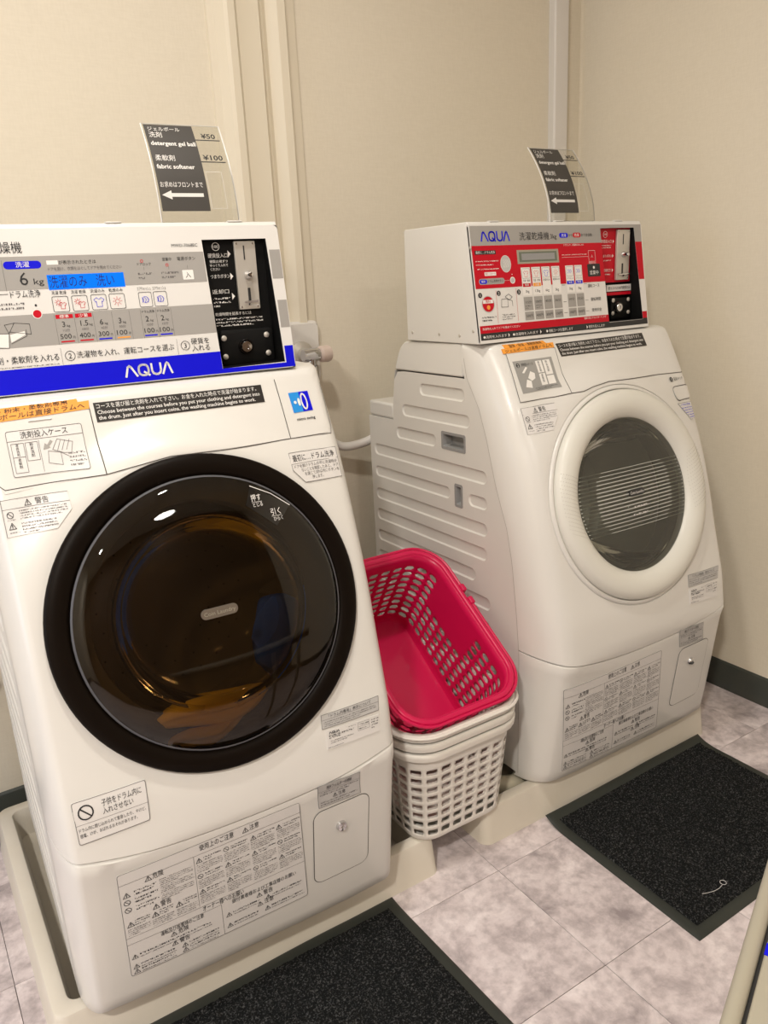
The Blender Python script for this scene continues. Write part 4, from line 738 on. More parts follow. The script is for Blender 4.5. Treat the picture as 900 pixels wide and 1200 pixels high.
def common_stickers(root, s, D, big_white=True):
    # orange tape (two strips), black tape
    def orange(a, W, H):
        a.text('ジェルボールは直接ドラムへ', W*.04, H*.2, H*.55, 'darkred' if 0 else 'ink', W*.92, bold=.012)
    def orange2(a, W, H):
        a.text('液体・粉末・柔軟剤専用', W*.10, H*.05, H*.75, 'ink', W*.80, bold=.012)
    stick(root, 'orange_tape', D['orange_top'], 'orange', orange2, label='upper strip of orange tape')
    stick(root, 'orange_tape', D['orange'], 'orange', orange, lift=.0019, label='lower strip of orange tape')
    def black(a, W, H):
        a.text('コースを選び服と洗剤を入れて下さい。お金を入れた時点で洗濯が始まります。', W*.012, H*.70, H*.20, 'white', W*.95, bold=.01)
        a.text('Choose between the courses before you put your clothing and detergent into', W*.012, H*.40, H*.20, 'white', W*.965, bold=.008)
        a.text('the drum. Just after you insert coins, the washing machine begins to work.', W*.012, H*.11, H*.20, 'white', W*.93, bold=.008)
    stick(root, 'black_tape_label', D['black'], 'tapeblack', black, lift=.0019)
    q = D['warn']; tl, tr, c1, c2, bl = q; br = (tr[0], bl[1]+(c1[1]-c2[1])*0+.004); q4 = [tl, tr, br, bl]
    def warn(a, W, H):
        a.line([(0, 0), (0, H), (W, H)], .0006, 'inkgrey'); a.line([(0, H*.74), (W, H*.74)], .0006, 'inkgrey')
        a.warn(W*.34, H*.78, H*.16); a.text('警告', W*.5, H*.79, H*.14, 'ink', W*.2)
        a.ban(W*.10, H*.58, H*.085); a.warn(W*.05, H*.2, H*.17)
        a.fine(W*.24, H*.42, W*.95, H*.70, 4); a.fine(W*.24, H*.04, W*.76, H*.36, 4); a.fine(W*.05, H*.42, W*.17, H*.48, 1); a.fine(W*.05, H*.08, W*.2, H*.14, 1)
    stick(root, 'warning_sticker', q4, 'stickw', warn, poly=q)
    q = D['rate_a']
    def ra(a, W, H):
        a.frame(0, 0, W, H, .0006, 'inkgrey'); a.line([(0, H*.6), (W, H*.6)], .0005, 'inkgrey'); a.text('「ドラム内専用」表示について', W*.12, H*.68, H*.2, 'ink', W*.74); a.fine(W*.03, H*.08, W*.95, H*.52, 3)
    def rb(a, W, H):
        aqua(a, W*.05, H*.78, W*.23, H*.88, .0009, 'ink'); a.fine(W*.4, H*.82, W*.55, H*.9, 1); a.fine(W*.04, H*.52, W*.5, H*.72, 2, 'ink', .7); a.frame(W*.58, H*.45, W*.80, H*.9, .0004, 'inkgrey'); a.line([(W*.58, H*.67), (W*.80, H*.67)], .0004, 'inkgrey'); a.fine(W*.60, H*.5, W*.78, H*.62, 1, 'ink'); a.fine(W*.60, H*.72, W*.78, H*.86, 1, 'ink'); a.fine(W*.84, H*.3, W*.98, H*.92, 4)
        a.fine(W*.06, H*.25, W*.5, H*.45, 2); a.fine(W*.02, H*.05, W*.3, H*.13, 1)
    stick(root, 'note_sticker', D['rate_a'], 'stickg', ra); stick(root, 'rating_sticker', D['rate_b'], 'stickw', rb)
    stick(root, 'notice_sticker', D['notice'], 'stickg' if not big_white else 'stickw', notice_art)
    def fl(a, W, H):
        a.frame(0, 0, W, H, .0006, 'inkgrey'); a.text('排水フィルターの掃除', W*.2, H*.74, H*.14, 'ink', W*.6); a.line([(0, H*.68), (W, H*.68)], .0004, 'inkgrey'); a.fine(W*.05, H*.47, W*.95, H*.65, 2)
        a.warn(W*.35, H*.29, H*.14); a.text('注意', W*.47, H*.3, H*.13, 'ink', W*.17); a.fine(W*.05, H*.05, W*.95, H*.25, 2)
    stick(root, 'filter_sticker', D['filt'], 'stickg', fl)
    # filter hatch and its key cylinder
    q = D['fdoor']; x0, x1 = (q[0][0]+q[3][0])/2, (q[1][0]+q[2][0])/2; z0, z1 = (q[2][1]+q[3][1])/2, (q[0][1]+q[1][1])/2
    lp = rrect(x0, z0, x1, z1, .016, 6)
    h = sticker('filter_hatch', lp, on_front, 'shell', root, .0014)
    rim_line(root, rrect(x0-.0008, z0-.0008, x1+.0008, z1+.0008, .017, 6)+[rrect(x0-.0008, z0-.0008, x1+.0008, z1+.0008, .017, 6)[0]], on_front, .0014, 'seam', 'hatch_gap', .0008)
    x, z = D['knob'][0]; n = Vector((0, -1, .1)).normalized(); p = Vector(on_front(x, z, .001)); b = MB()
    b.lathe([(.0095, 0), (.0095, .002), (.0085, .005), (.0075, .007), (.003, .0075), (.0028, .005), (0, .005)], p, n, 24); b.build('hatch_lock', 'chrome', h)
def lens_shift(q): return q
# ================================================================ washer with the blue panel
HL = .279; L0 = .252
w1 = thing('washing_machine', (.3645, 1.061, 0), R(-1.8), 'large white front-loading coin washer with a blue control panel and dark round glass door', 'washing machine', 'coin washers')
front_shell(w1, .374); casing(w1, 'side'); side_seam(w1); drum(w1, 20, 'drumdark')
s = DATA['s1']; common_stickers(w1, s, s)
# upper covers: seams between the drawer, middle cover and right cover
covers(w1, [('detergent_drawer', [(-.262, 1.012), (-.1125, 1.013), (-.1138, .9155), (-.247, .9060), (-.256, .93)]),
            ('front_cover', [(-.111, 1.013), (.185, 1.013), (.1848, .9222), (.0767, .9254), (-.0189, .9278), (-.0827, .9199), (-.1122, .9157)]),
            ('side_cover', [(.1868, 1.013), (.268, 1.012), (.264, .93), (.255, .9225), (.1865, .9225)])])
rim_line(w1, [(-.262, 1.0)] + [(-.2565, .93)] + s['seam'][1:9] + [(.262, .920), (.2665, .93), (.272, 1.0)], on_front)
rim_line(w1, [(-.1118, 1.014), (-.1131, .9147)], on_front); rim_line(w1, [(.1858, 1.014), (.1855, .9213)], on_front)
def drw(a, W, H):
    a.rframe(0, 0, W, H, .003, .0007, 'inkgrey'); a.line([(0, H*.78), (W, H*.78)], .0006, 'inkgrey'); a.text('洗剤投入ケース', W*.18, H*.83, H*.12, 'ink', W*.62)
    a.frame(W*.04, H*.42, W*.2, H*.72, .0006, 'inkgrey'); a.frame(W*.04, H*.08, W*.2, H*.42, .0006, 'inkgrey'); a.frame(W*.22, H*.32, W*.38, H*.72, .0006, 'inkgrey'); a.line([(W*.4, H*.05), (W*.4, H*.74)], .0005, 'inkgrey')
    for i, ch in enumerate('液体洗剤'): a.text(ch, W*.095, H*(.655-.068*i), H*.05, 'ink')
    for i, ch in enumerate('柔軟剤'): a.text(ch, W*.095, H*(.33-.075*i), H*.055, 'ink')
    for i, ch in enumerate('粉末洗剤'): a.text(ch, W*.275, H*(.64-.08*i), H*.06, 'ink')
    a.poly([(W*.44, H*.52), (W*.47, H*.66), (W*.50, H*.62), (W*.55, H*.72), (W*.58, H*.68), (W*.52, H*.58), (W*.54, H*.55)], 'lgrey', 3)
    a.line([(W*.48, H*.22), (W*.50, H*.48), (W*.66, H*.42), (W*.66, H*.14)], .0006, 'inkgrey', 3, True); a.line([(W*.56, H*.5), (W*.64, H*.72), (W*.84, H*.62), (W*.80, H*.38), (W*.7, H*.4)], .0006, 'inkgrey', 3, True)
    for i in range(3): a.line([(W*(.62+.06*i), H*.46), (W*(.68+.06*i), H*.68)], .0006, 'inkgrey')
    a.line([(W*.66, H*.42), (W*.77, H*.3)], .0006, 'inkgrey'); a.fine(W*.76, H*.08, W*.98, H*.42, 4, 'inkgrey')
stick(w1, 'drawer_sticker', s['drawer'], 'stickw', drw, label='drawing of the detergent drawer')
b = MB(); b.tube([Vector(on_front(x, .9955, .0018)) for x in lin(-.197, -.166, 6)], .0012, 6); b.build('drawer_ridge', 'shell', w1)
def swing(a, W, H):
    for i in range(10): a.rect(W*i/10, 0, W*(i+1)/10, H, 'lblue' if i < 5 else 'blue', 1, 2)
    pts = [(W*.66+W*.13*math.cos(t), H*.5+H*.38*math.sin(t)) for t in lin(0, 6.2832, 25)]; a.line(pts, W*.07, 'white', 4)
    a.poly([(W*.40+W*.07*math.cos(t), H*.5+H*.20*math.sin(t)) for t in lin(0, 5.9, 14)], 'white', 4); a.disc(W*.20, H*.5, H*.08, 'white', 4)
stick(w1, 'emblem_sticker', s['swing'], 'blue', swing, label='blue emblem with a white ring and dots')
q = s['swing']; a = Art([(q[3][0]+.002, .9545), (q[2][0], .9545), (q[2][0], .947), (q[3][0]+.002, .947)], on_front); a.l = .0014; a.text('micro swing', 0, 0, a.H*.55, 'ink', a.W, bold=.02); a.build('emblem_print', w1)
q = s['first']; q4 = [(.1714, .9020), (.2616, .8985), (.2619, .8510), (.1705, .8560)]
def first_(a, W, H):
    a.line([(0, H*.45), (0, H), (W, H), (W, 0), (W*.2, 0), (0, H*.45)], .0006, 'inkgrey'); a.line([(0, H*.64), (W, H*.64)], .0005, 'inkgrey')
    a.text('最初に…ドラム洗浄', W*.05, H*.72, H*.17, 'ink', W*.88)
    for i, (t, u, w) in enumerate((('ドアを開けドラムの中に洗濯物が', .04, .92), ('ないことを確認したあと、ドア', .17, .8), ('を閉じて5秒以内にボタンを', .22, .75), ('押します。', .36, .25))):
        a.text(t, W*u, H*(.50-.135*i), H*.09, 'inkgrey', W*w)
stick(w1, 'start_sticker', q4, 'stickw', first_, poly=[q4[0], q4[1], q4[2], (q4[3][0]+.018, q4[3][1]+.0), (q4[3][0], q4[3][1]+.021)])
def child(a, W, H):
    a.rframe(0, 0, W, H, .003, .0008, 'inkgrey'); a.line([(0, H*.46), (W, H*.46)], .0005, 'inkgrey'); a.ban(W*.16, H*.72, H*.16)
    a.text('子供をドラム内に', W*.38, H*.75, H*.13, 'ink', W*.55); a.text('入れさせない', W*.38, H*.56, H*.13, 'ink', W*.42)
    a.text('ドラム内に閉じ込められて窒息したり、やけど、', W*.03, H*.30, H*.075, 'ink', W*.93); a.text('感電、けが、おぼれるおそれがあります。', W*.03, H*.16, H*.075, 'ink', W*.80)
stick(w1, 'child_warning_sticker', s['child'], 'stickw', child)
# door: black bezel, domed tinted lens, bowl behind
door = MB(); door.lathe([(.231, -.012), (.2385, -.004), (.2392, .003), (.2385, .008), (.2355, .0115), (.225, .0135), (.212, .0125), (.207, .009), (.2055, .006), (.2055, -.006)], DO, DN, 96)
d1 = door.build('door', 'bezel', w1, ang=60, solid=0)
b = MB(); prof = [(.205, .008), (.2045, .011), (.202, .0135)] + [(.2*math.cos(a), .0135+.024*math.sin(a)) for a in lin(0.04, math.pi/2, 12)]
prof[-1] = (0, .0375); b.lathe(prof, DO, DN, 96); b.build('door_lens', 'lens', d1, ang=60)
b = MB(); b.lathe([(.2045, .0095), (.2055, .0118), (.204, .0135), (.2025, .0138)], DO, DN, 96); b.build('lens_rim', 'rimgrey', d1)
bowl(d1, .148, .10)
def lens_lift(x, v):
    r = min(math.hypot(x, v), .199); return .0135+.024*math.sqrt(max(0, 1-(r/.2)**2))
def on_lens(x, v, l): return tuple(DO + DX*x + DZ*v + DN*(lens_lift(x, v)+l))
q = DATA['d1']['badge']; cx, cy = sum(p[0] for p in q)/4, sum(p[1] for p in q)/4
bd = sticker('door_badge', rrect(cx-.028, cy-.0075, cx+.028, cy+.0075, .0072, 6), on_lens, 'badge', d1, .003); bd['label'] = 'silver capsule badge'
a = Art([(cx-.024, cy+.005), (cx+.024, cy+.005), (cx+.024, cy-.005), (cx-.024, cy-.005)], on_lens, .0032); a.text('Coin Laundry', 0, a.H*.22, a.H*.6, 'cream', a.W); a.build('print', bd)
q = DATA['d1']['lab']; tl, tr, br, bl = q
q = [tuple(p) for p in q]
hlb = sticker('handle_label', q, on_lens, 'black', d1, .0009)
(ax, ay), (bx, by) = q[0], q[1]
a = Art([(-.2, .2), (.2, .2), (.2, -.2), (-.2, -.2)], on_lens, .0011); L_ = lambda p: (p[0]+.2, p[1]+.2)
a.line([L_(q[0]), (L_(((ax+bx)/2, (ay+by)/2))[0]+.002, L_(((ax+bx)/2, (ay+by)/2))[1]+.003), L_(q[1])], .0013, 'white', 3)
D1 = DATA['d1']
for k, t, h_, w_ in (('t1', '押す', .0085, .017), ('t2', 'とじる', .0055, .016), ('t3', '引く', .0085, .017), ('t4', 'ひらく', .0055, .016)):
    u, v = L_(D1[k][0]); a.text(t, u, v-h_*.5, h_, 'white', w_, 'C', .01)
    if h_ > .007: a.line([(u-w_/2, v-h_*.78), (u+w_/2, v-h_*.78)], .0005, 'white', 3)
a.build('print', hlb)
# control unit
seen = set(COL.objects)
P = DATA['p1']; C = DATA['c1']; hole = [(.1010, .0090), (.2130, .0098), (.2080, .2095), (.1003, .2095)]
hole = [(P['coin'][3][0], P['coin'][3][1]), (P['coin'][2][0], P['coin'][2][1]), (P['coin'][1][0], P['coin'][1][1]), (P['coin'][0][0], P['coin'][0][1])]
face = control_box(w1, .2295, hole, rc=.008); rec = recess(w1, hole, 'coinblack'); coin_mech(w1, C)
a = Art([(-.291, .2306), (.2295, .2306), (.2295, 0), (-.291, 0)], on_panel, .0002); A = lambda x: x+.291
a.rect(A(-.289), .1456, A(.0985), .1916, 'lgrey'); a.rect(A(.2098), .1456, A(.2285), .1916, 'lgrey'); a.rect(A(-.289), .0662, A(.1013), .1108, 'lgrey'); a.rect(A(.2125), .0662, A(.2285), .1108, 'lgrey')
a.rect(A(-.289), .0012, A(.102), .036, 'blue'); a.rect(A(.102), .0012, A(.2285), .0085, 'blue'); a.rect(A(.2133), .0085, A(.2285), .036, 'blue')
aqua(a, A(-.050), .0105, A(.0205), .0262, .0030, 'white')
a.text('全自動洗濯乾燥機', A(-.283), .1975, .0125, 'ink', .119, bold=.012); a.text('MWD-7068EC', A(.050), .1995, .0048, 'ink', .041)
a.poly(rrect(A(-.192), .1745, A(-.142), .1853, .0052, 4), 'blue', 2); a.text('洗濯', A(-.167), .1773, .0062, 'white', .018, 'C')
a.line([(A(-.1935), .145), (A(-.1935), .187)], .0005, 'inkgrey'); a.text('6', A(-.174), .152, .0185, 'ink'); a.text('kg', A(-.156), .1525, .0085, 'ink', .0135)
a.rect(A(-.1345), .179, A(-.119), .185, 'white', 2); a.text('が表示されたときは', A(-.118), .1795, .0045, 'ink', .052); a.text('ドアを開け、衣類をほぐしてドアを閉めてください', A(-.134), .1707, .0042, 'inkgrey', .104)
a.rect(A(-.1375), .1438, A(-.029), .1648, 'lcdblue', 2); a.text('洗濯のみ', A(-.1355), .1475, .0135, 'lcdink', .052); a.text('洗い', A(-.070), .1475, .0135, 'lcdink', .026)
for u, v in (P['led1'][0], P['led2'][0]): a.ring(A(u), v, .0019, .0009, 'inkred', 3)
a.text('ドアロック', A(-.0065), .1737, .0036, 'ink', .0205); a.text('営業中', A(.0325), .1795, .004, 'ink', .014); a.text('電源ボタン', A(.0555), .1795, .0045, 'ink', .029)
for u in (.0025, .0405, .070): a.line([(A(u), .1665), (A(u), .1715)], .0004, 'inkgrey', 3)
a.fine(A(-.0075), .152, A(.0145), .165, 2); a.fine(A(.028), .152, A(.056), .165, 2)
a.poly(rrect(A(.0607), .150, A(.078), .1645, .001, 2), 'white', 2); a.text('入', A(.0693), .1533, .0072, 'ink', .0085, 'C')
a.line([(A(-.228), .1405), (A(-.193), .1405)], .0008, 'ink'); a.text('ドラム洗浄', A(-.190), .1355, .0082, 'ink', .040, bold=.008)
a.fine(A(-.288), .112, A(-.1745), .130, 3); a.disc(A(-.1592), .1112, .0068, 'white', 2, 20); a.disc(A(-.1592), .1112, .0056, 'red', 4, 20); a.disc(A(-.159), .1234, .0016, 'ink', 3)
labs = ('洗濯 乾燥', '洗濯 乾燥', '洗濯のみ', '乾燥のみ', 'エアウォッシュ', 'エアウォッシュ')
icols = ('inkred', 'inkred', 'blue', 'inkred', 'blue', 'blue')
for i, k in enumerate(('b1', 'b2', 'b3', 'b4', 'b5', 'b6')):
    (x0, v1), (x1, _), (x2, v0), (x3, _) = P[k]; x0 = A((x0+x3)/2); x1 = A((x1+x2)/2); v0 = .1122; v1 = .134; c = (x0+x1)/2; m_ = (v0+v1)/2; col = icols[i]
    a.rframe(x0+.0008, v0, x1-.0008, v1, .0022, .0007, 'ink', 2); a.text(labs[i], c, .1372, .0042, 'ink', .0205, 'C', .01)
    def shirt(cx, cy, h): a.line([(cx-h*.55, cy+h*.3), (cx-h*.25, cy+h*.5), (cx, cy+h*.3), (cx+h*.25, cy+h*.5), (cx+h*.55, cy+h*.3), (cx+h*.4, cy+.02*h), (cx+h*.3, cy+h*.1), (cx+h*.3, cy-h*.5), (cx-h*.3, cy-h*.5), (cx-h*.3, cy+h*.1), (cx-h*.4, cy+.02*h)], .0006, col, 3, True)
    def sun(cx, cy, r):
        a.ring(cx, cy, r*.45, .0006, col, 3, 10)
        for k in range(8): t = 6.2832*k/8; a.line([(cx+r*.65*math.cos(t), cy+r*.65*math.sin(t)), (cx+r*math.cos(t), cy+r*math.sin(t))], .0006, col, 3)
    if i < 2: sun(c-.003, m_+.0025, .005); shirt(c+.0025, m_-.0022, .009)
    elif i == 2: shirt(c, m_, .013)
    elif i == 3: sun(c, m_, .0068)
    else:
        for k in range(3): a.line([(c-.005+.004*k, m_-.004), (c-.003+.004*k, m_), (c-.005+.004*k, m_+.003)], .0007, col, 3)
        a.ring(c, m_, .0045, .0006, col, 3)
cells = (('3', '500', 'red', '標準'), ('1.5', '400', 'red', '少量'), ('6', '300', 'blue', None), ('3', '100', 'orange', None), ('2', '100', 'blue', None), ('2', '100', 'blue', None))
for i, k in enumerate(('c1', 'c2', 'c3', 'c4', 'c5', 'c6')):
    q = P[k]; x0 = A((q[0][0]+q[3][0])/2); x1 = A((q[1][0]+q[2][0])/2); kg, yen, col, t = cells[i]; c = (x0+x1)/2
    a.line([(x0, .066), (x0, .1085)], .0004, 'inkgrey', 2)
    if i in (3, 5): a.line([(x1, .066), (x1, .1085)], .0004, 'inkgrey', 2)
    if t: a.rect(x0+.0015, .1025, x1-.0012, .1083, 'red', 2); a.text(t, c, .1035, .0038, 'white', .013, 'C')
    elif i > 3: a.text('ドラム洗浄', c, .1035, .0032, 'ink', .019, 'C')
    a.text(kg, c-.0005, .0905, .0082, 'ink', None, 'R' if len(kg) == 1 else 'C'); a.text('kg', c+(.0015 if len(kg) == 1 else .0065), .0905, .0032, 'ink', .0045)
    a.text(('115', '100', '45', '30', '10', '15')[i] + '分', c, .0840, .0034, 'inkgrey', .0095, 'C'); a.text(yen, c-.0022, .0735, .0072, 'ink', .0155, 'C'); a.text('円', c+.0075, .0735, .003, 'ink', .003)
    a.rect(c-.010, .0685, c+.009, .0705, col, 2)
a.text('剤・柔軟剤を入れる', A(-.2235), .0445, .0082, 'ink', .083, bold=.006); a.text('① 洗', A(-.262), .0445, .0082, 'ink', .034, bold=.006); a.fine(A(-.28), .0375, A(-.1405), .0405, 1)
for u in (-.1365, .035): a.line([(A(u), .037), (A(u), .0605)], .0004, 'inkgrey')
a.ring(A(-.1248), .0487, .0068, .0008, 'ink', 3, 24); a.text('2', A(-.1248), .0448, .0078, 'ink', None, 'C'); a.text('洗濯物を入れ、運転コースを選ぶ', A(-.1155), .0452, .0078, 'ink', .145, bold=.006)
a.ring(A(.0475), .0497, .0068, .0008, 'ink', 3, 24); a.text('3', A(.0475), .0458, .0078, 'ink', None, 'C'); a.text('硬貨を', A(.0575), .0512, .0075, 'ink', .029, bold=.006); a.text('入れる', A(.0575), .0405, .0075, 'ink', .029, bold=.006)
a.line([(A(-.2223), .0682), (A(-.2223), .087), (A(-.201), .086), (A(-.204), .066)], .0006, 'ink', 3, True); a.poly([(A(-.222), .0685), (A(-.222), .0865), (A(-.2015), .0855), (A(-.2045), .0665)], 'white', 2)
a.line([(A(-.201), .086), (A(-.192), .1005), (A(-.172), .098), (A(-.172), .0835), (A(-.2), .0885)], .0006, 'ink', 3); a.line([(A(-.192), .1005), (A(-.205), .0985), (A(-.201), .086)], .0006, 'ink', 3); a.line([(A(-.2), .072), (A(-.178), .0815), (A(-.178), .09)], .0006, 'ink', 3); a.poly([(A(-.2), .0735), (A(-.18), .083), (A(-.18), .0885), (A(-.2), .0845)], 'white', 2)
a.build('face_print', face)
# lettering on the black coin plate
def cart(C, root, col='white', ts=1.0):
    pass
a = Art([(.100, 1.245), (.215, 1.245), (.215, 1.035), (.100, 1.035)], lambda x, z, l: (x, .2165-l, z), .0003); U = lambda x: x-.100; V = lambda z: z-1.035
u, v = C['c100'][0]; a.ring(U(u), V(v), .006, .0008, 'white', 3, 20); a.text('100', U(u), V(v)-.0022, .0045, 'white', .008, 'C')
a.text('硬貨投入口', U(.1105), V(1.2105), .0055, 'white', .0325, bold=.01); a.text('硬貨は1枚ずつ', U(.1125), V(1.2025), .0036, 'white', .030); a.text('ゆっくり入れて', U(.1125), V(1.1965), .0036, 'white', .030); a.text('ください', U(.1125), V(1.1905), .0036, 'white', .016)
a.text('つまりボタン', U(.1115), V(1.1785), .0052, 'white', .0325, bold=.01); a.text('返却口', U(.1115), V(1.1545), .0055, 'white', .0285, bold=.01); a.fine(U(.1125), V(1.132), U(.142), V(1.150), 3, 'white')
for (x, z) in C['tri']: a.poly([(U(x)-.0022, V(z)-.0055), (U(x)+.0028, V(z)), (U(x)-.0022, V(z)+.0055)], 'white', 3)
a.text('乾燥時間を延長するには', U(.113), V(1.1195), .0042, 'white', .062); a.fine(U(.113), V(1.101), U(.195), V(1.1165), 3, 'white')
a.build('plate_print', rec)

BOX1 = [o_ for o_ in COL.objects if o_ not in seen and o_.parent is w1]
# ================================================================ washer with the red panel
HL = .291; L0 = .235
for o_ in BOX1: o_.rotation_euler = (0, 0, R(-1.2))     # the coin unit sits slightly askew on the washer
w2 = thing('washing_machine', (1.324, 1.085, 0), 0, 'smaller white front-loading coin washer with a red control panel and white-ringed door', 'washing machine', 'coin washers')
front_shell(w2, .364); casing(w2, 'side'); side_seam(w2); drum(w2, 70)
s = DATA['s2']; common_stickers(w2, s, s)
covers(w2, [('detergent_drawer', [(-.239, 1.0135), (-.1225, 1.0135), (-.1095, 1.007), (-.1198, .9208), (-.1594, .9172), (-.2440, .9148)]),
            ('front_cover', [(-.1175, 1.0135), (.262, 1.0135), (.266, .9248), (.0933, .9311), (-.0113, .9335), (-.0596, .9279), (-.0883, .9215), (-.1178, .9209), (-.1078, 1.008)])])
ol = [(max(-.245, x) if i > 0 else -.241, z) for i, (x, z) in enumerate(s['outline'])]; ol = [(-.2400, 1.0130)] + ol[1:-1] + [(.270, .9235)]
rim_line(w2, ol, on_front); rim_line(w2, [(-.118, 1.0145), (-.1085, 1.008), (-.119, .9195)], on_front)
def d2_(a, W, H):
    a.disc(W*.09, H*.86, H*.07, 'ink', 2, 16); a.text('2', W*.09, H*.81, H*.10, 'white', None, 'C'); a.text('洗剤投入ケース', W*.17, H*.83, H*.07, 'ink', W*.30)
    a.rect(W*.54, H*.55, W*.70, H*.93, 'white', 2); a.rect(W*.73, H*.45, W*.92, H*.93, 'white', 2); a.rect(W*.54, H*.15, W*.70, H*.52, 'white', 2); a.rect(W*.73, H*.15, W*.92, H*.42, 'white', 2)
    for i, ch in enumerate('液体洗剤'): a.text(ch, W*.59, H*(.84-.085*i), H*.065, 'ink')
    for i, ch in enumerate('粉末洗剤'): a.text(ch, W*.79, H*(.83-.095*i), H*.07, 'ink')
    for i, ch in enumerate('柔軟剤'): a.text(ch, W*.59, H*(.42-.09*i), H*.07, 'ink')
    a.poly([(W*.13, H*.62), (W*.18, H*.60), (W*.30, H*.76), (W*.26, H*.79)], 'white', 2); a.poly([(W*.12, H*.18), (W*.20, H*.40), (W*.30, H*.34), (W*.28, H*.12)], 'white', 2)
    a.poly([(W*.24, H*.44), (W*.34, H*.64), (W*.44, H*.56), (W*.42, H*.40), (W*.32, H*.34)], 'white', 2); a.fine(W*.35, H*.03, W*.92, H*.12, 2, 'ink')
stick(w2, 'drawer_sticker', s['drawer'], 'stickd', d2_, label='grey drawing of the detergent drawer', poly=None)
q = s['button']; a = Art([(.204, .9185), (.254, .9170), (.254, .9055), (.204, .9065)], on_front, .0012)
a.disc(a.W*.12, a.H*.5, a.H*.45, 'ink', 2, 16); a.text('1', a.W*.12, a.H*.22, a.H*.6, 'white', None, 'C'); a.text('電源スイッチ', a.W*.3, a.H*.25, a.H*.5, 'ink', a.W*.66, bold=.01); a.build('switch_print', w2)
lp = rrect(.2035, .867, .266, .895, .012, 6); pb = sticker('power_button', lp, on_front, 'shell', w2, .0022); rim_line(w2, rrect(.202, .8655, .2675, .8965, .0135, 6) + [rrect(.202, .8655, .2675, .8965, .0135, 6)[0]], on_front, .0013, 'seam', 'button_gap', .0008)
q = [(.200, .861), (.262, .8575), (.262, .820), (.200, .823)]
def bl_(a, W, H):
    a.line([(0, H), (W, H), (W, H*.05), (W*.62, 0), (0, H)], .0006, 'inkgrey'); a.text('ドア内の洗濯', W*.2, H*.84, H*.09, 'blue', W*.66)
    for i in range(5): a.fine(W*(.16+.1*i), H*(.66-.14*i), W*.95, H*(.76-.14*i), 1, 'blue')
stick(w2, 'note_label', q, 'stickw', bl_, poly=[q[0], q[1], q[2], (.238, .820)])
# door
b = MB(); b.lathe([(.2390, .0004), (.2378, -.0022), (.2366, .0004), (.2345, .0030), (.2300, .0048), (.2285, .0040), (.2278, -.003), (.218, -.0078)], DO, DN, 96); b.build('door_surround', 'shell', w2, ang=60)
b = MB(); b.lathe([(.226, -.012), (.2265, .004), (.2255, .010), (.221, .0175), (.212, .0225), (.200, .0245), (.188, .0235), (.177, .0185), (.169, .011), (.1645, .002), (.164, -.010)], DO, DN, 96)
d2 = b.build('door', 'ring', w2, ang=60)
b = MB(); b.lathe([(.1665, .0045), (.150, .0075), (.10, .011), (.05, .013), (0, .0135)], DO, DN, 64); b.build('door_glass', 'clearglass', d2)
bowl(d2, .150, .11)
def gl(x, v): r = math.hypot(x, v); return .0138 - .0093*(r/.1665)**2
def on_glass(x, v, l): return tuple(DO + DX*x + DZ*v + DN*(gl(x, v)+l))
b = MB(); N = 17
for i in range(N):
    v = .060 - .128*i/(N-1); h = math.sqrt(.1615**2-v*v); w = .0006+.0007*math.sin(math.pi*(i+.5)/N)
    b.grid(lambda x, vv: on_glass(x, vv, .0006), lin(-h, h, 14), [v-w, v+w])
b.build('glass_stripes', 'stripe', d2, smooth=False)
q = DATA['d2']['badge']; cx, cy = 0.0, .004
bd = sticker('door_badge', rrect(cx-.024, cy-.0075, cx+.024, cy+.0075, .0072, 6), on_glass, 'dark', d2, .0014); bd['label'] = 'small dark capsule badge'
a = Art([(cx-.021, cy+.005), (cx+.021, cy+.005), (cx+.021, cy-.005), (cx-.021, cy-.005)], on_glass, .0016); a.text('Coin Laundry', 0, a.H*.22, a.H*.6, 'white', a.W); a.build('print', bd)
a = Art([(-.02, -.020), (.028, -.020), (.028, -.046), (-.02, -.046)], on_glass, .0007); a.fine(.006, .016, .046, .024, 1, 'white'); a.fine(.0, .0, .046, .008, 1, 'white'); a.build('glass_print', d2)
def ringlift(r): return itp([(.169, .011), (.177, .0185), (.188, .0235), (.200, .0245), (.212, .0225), (.221, .0175)], r)
b = MB()        # knurled dots of the ring's left and right grips
for sgn in (1, -1):
    for i in range(16):
        v = .062-.0082*i
        for j in range(11):
            x = sgn*(.172+.0045*j); r = math.hypot(x, v)
            if r < .171 or r > .219 or abs(v) > .075 or (x*sgn < .20 - .0 and abs(v) > .065): continue
            p = DO + DX*x + DZ*(v + .002*j*(1)) + DN*(ringlift(math.hypot(x, v+.002*j))+.0003)
            for q in (0,): b.add([p+DX*.0016, p+DZ*.0007, p-DX*.0016, p-DZ*.0007, p+DN*.0006], [(0,1,4),(1,2,4),(2,3,4),(3,0,4)])
o = b.build('grip_dots', 'seamlite', d2, smooth=False); o['kind'] = 'stuff'
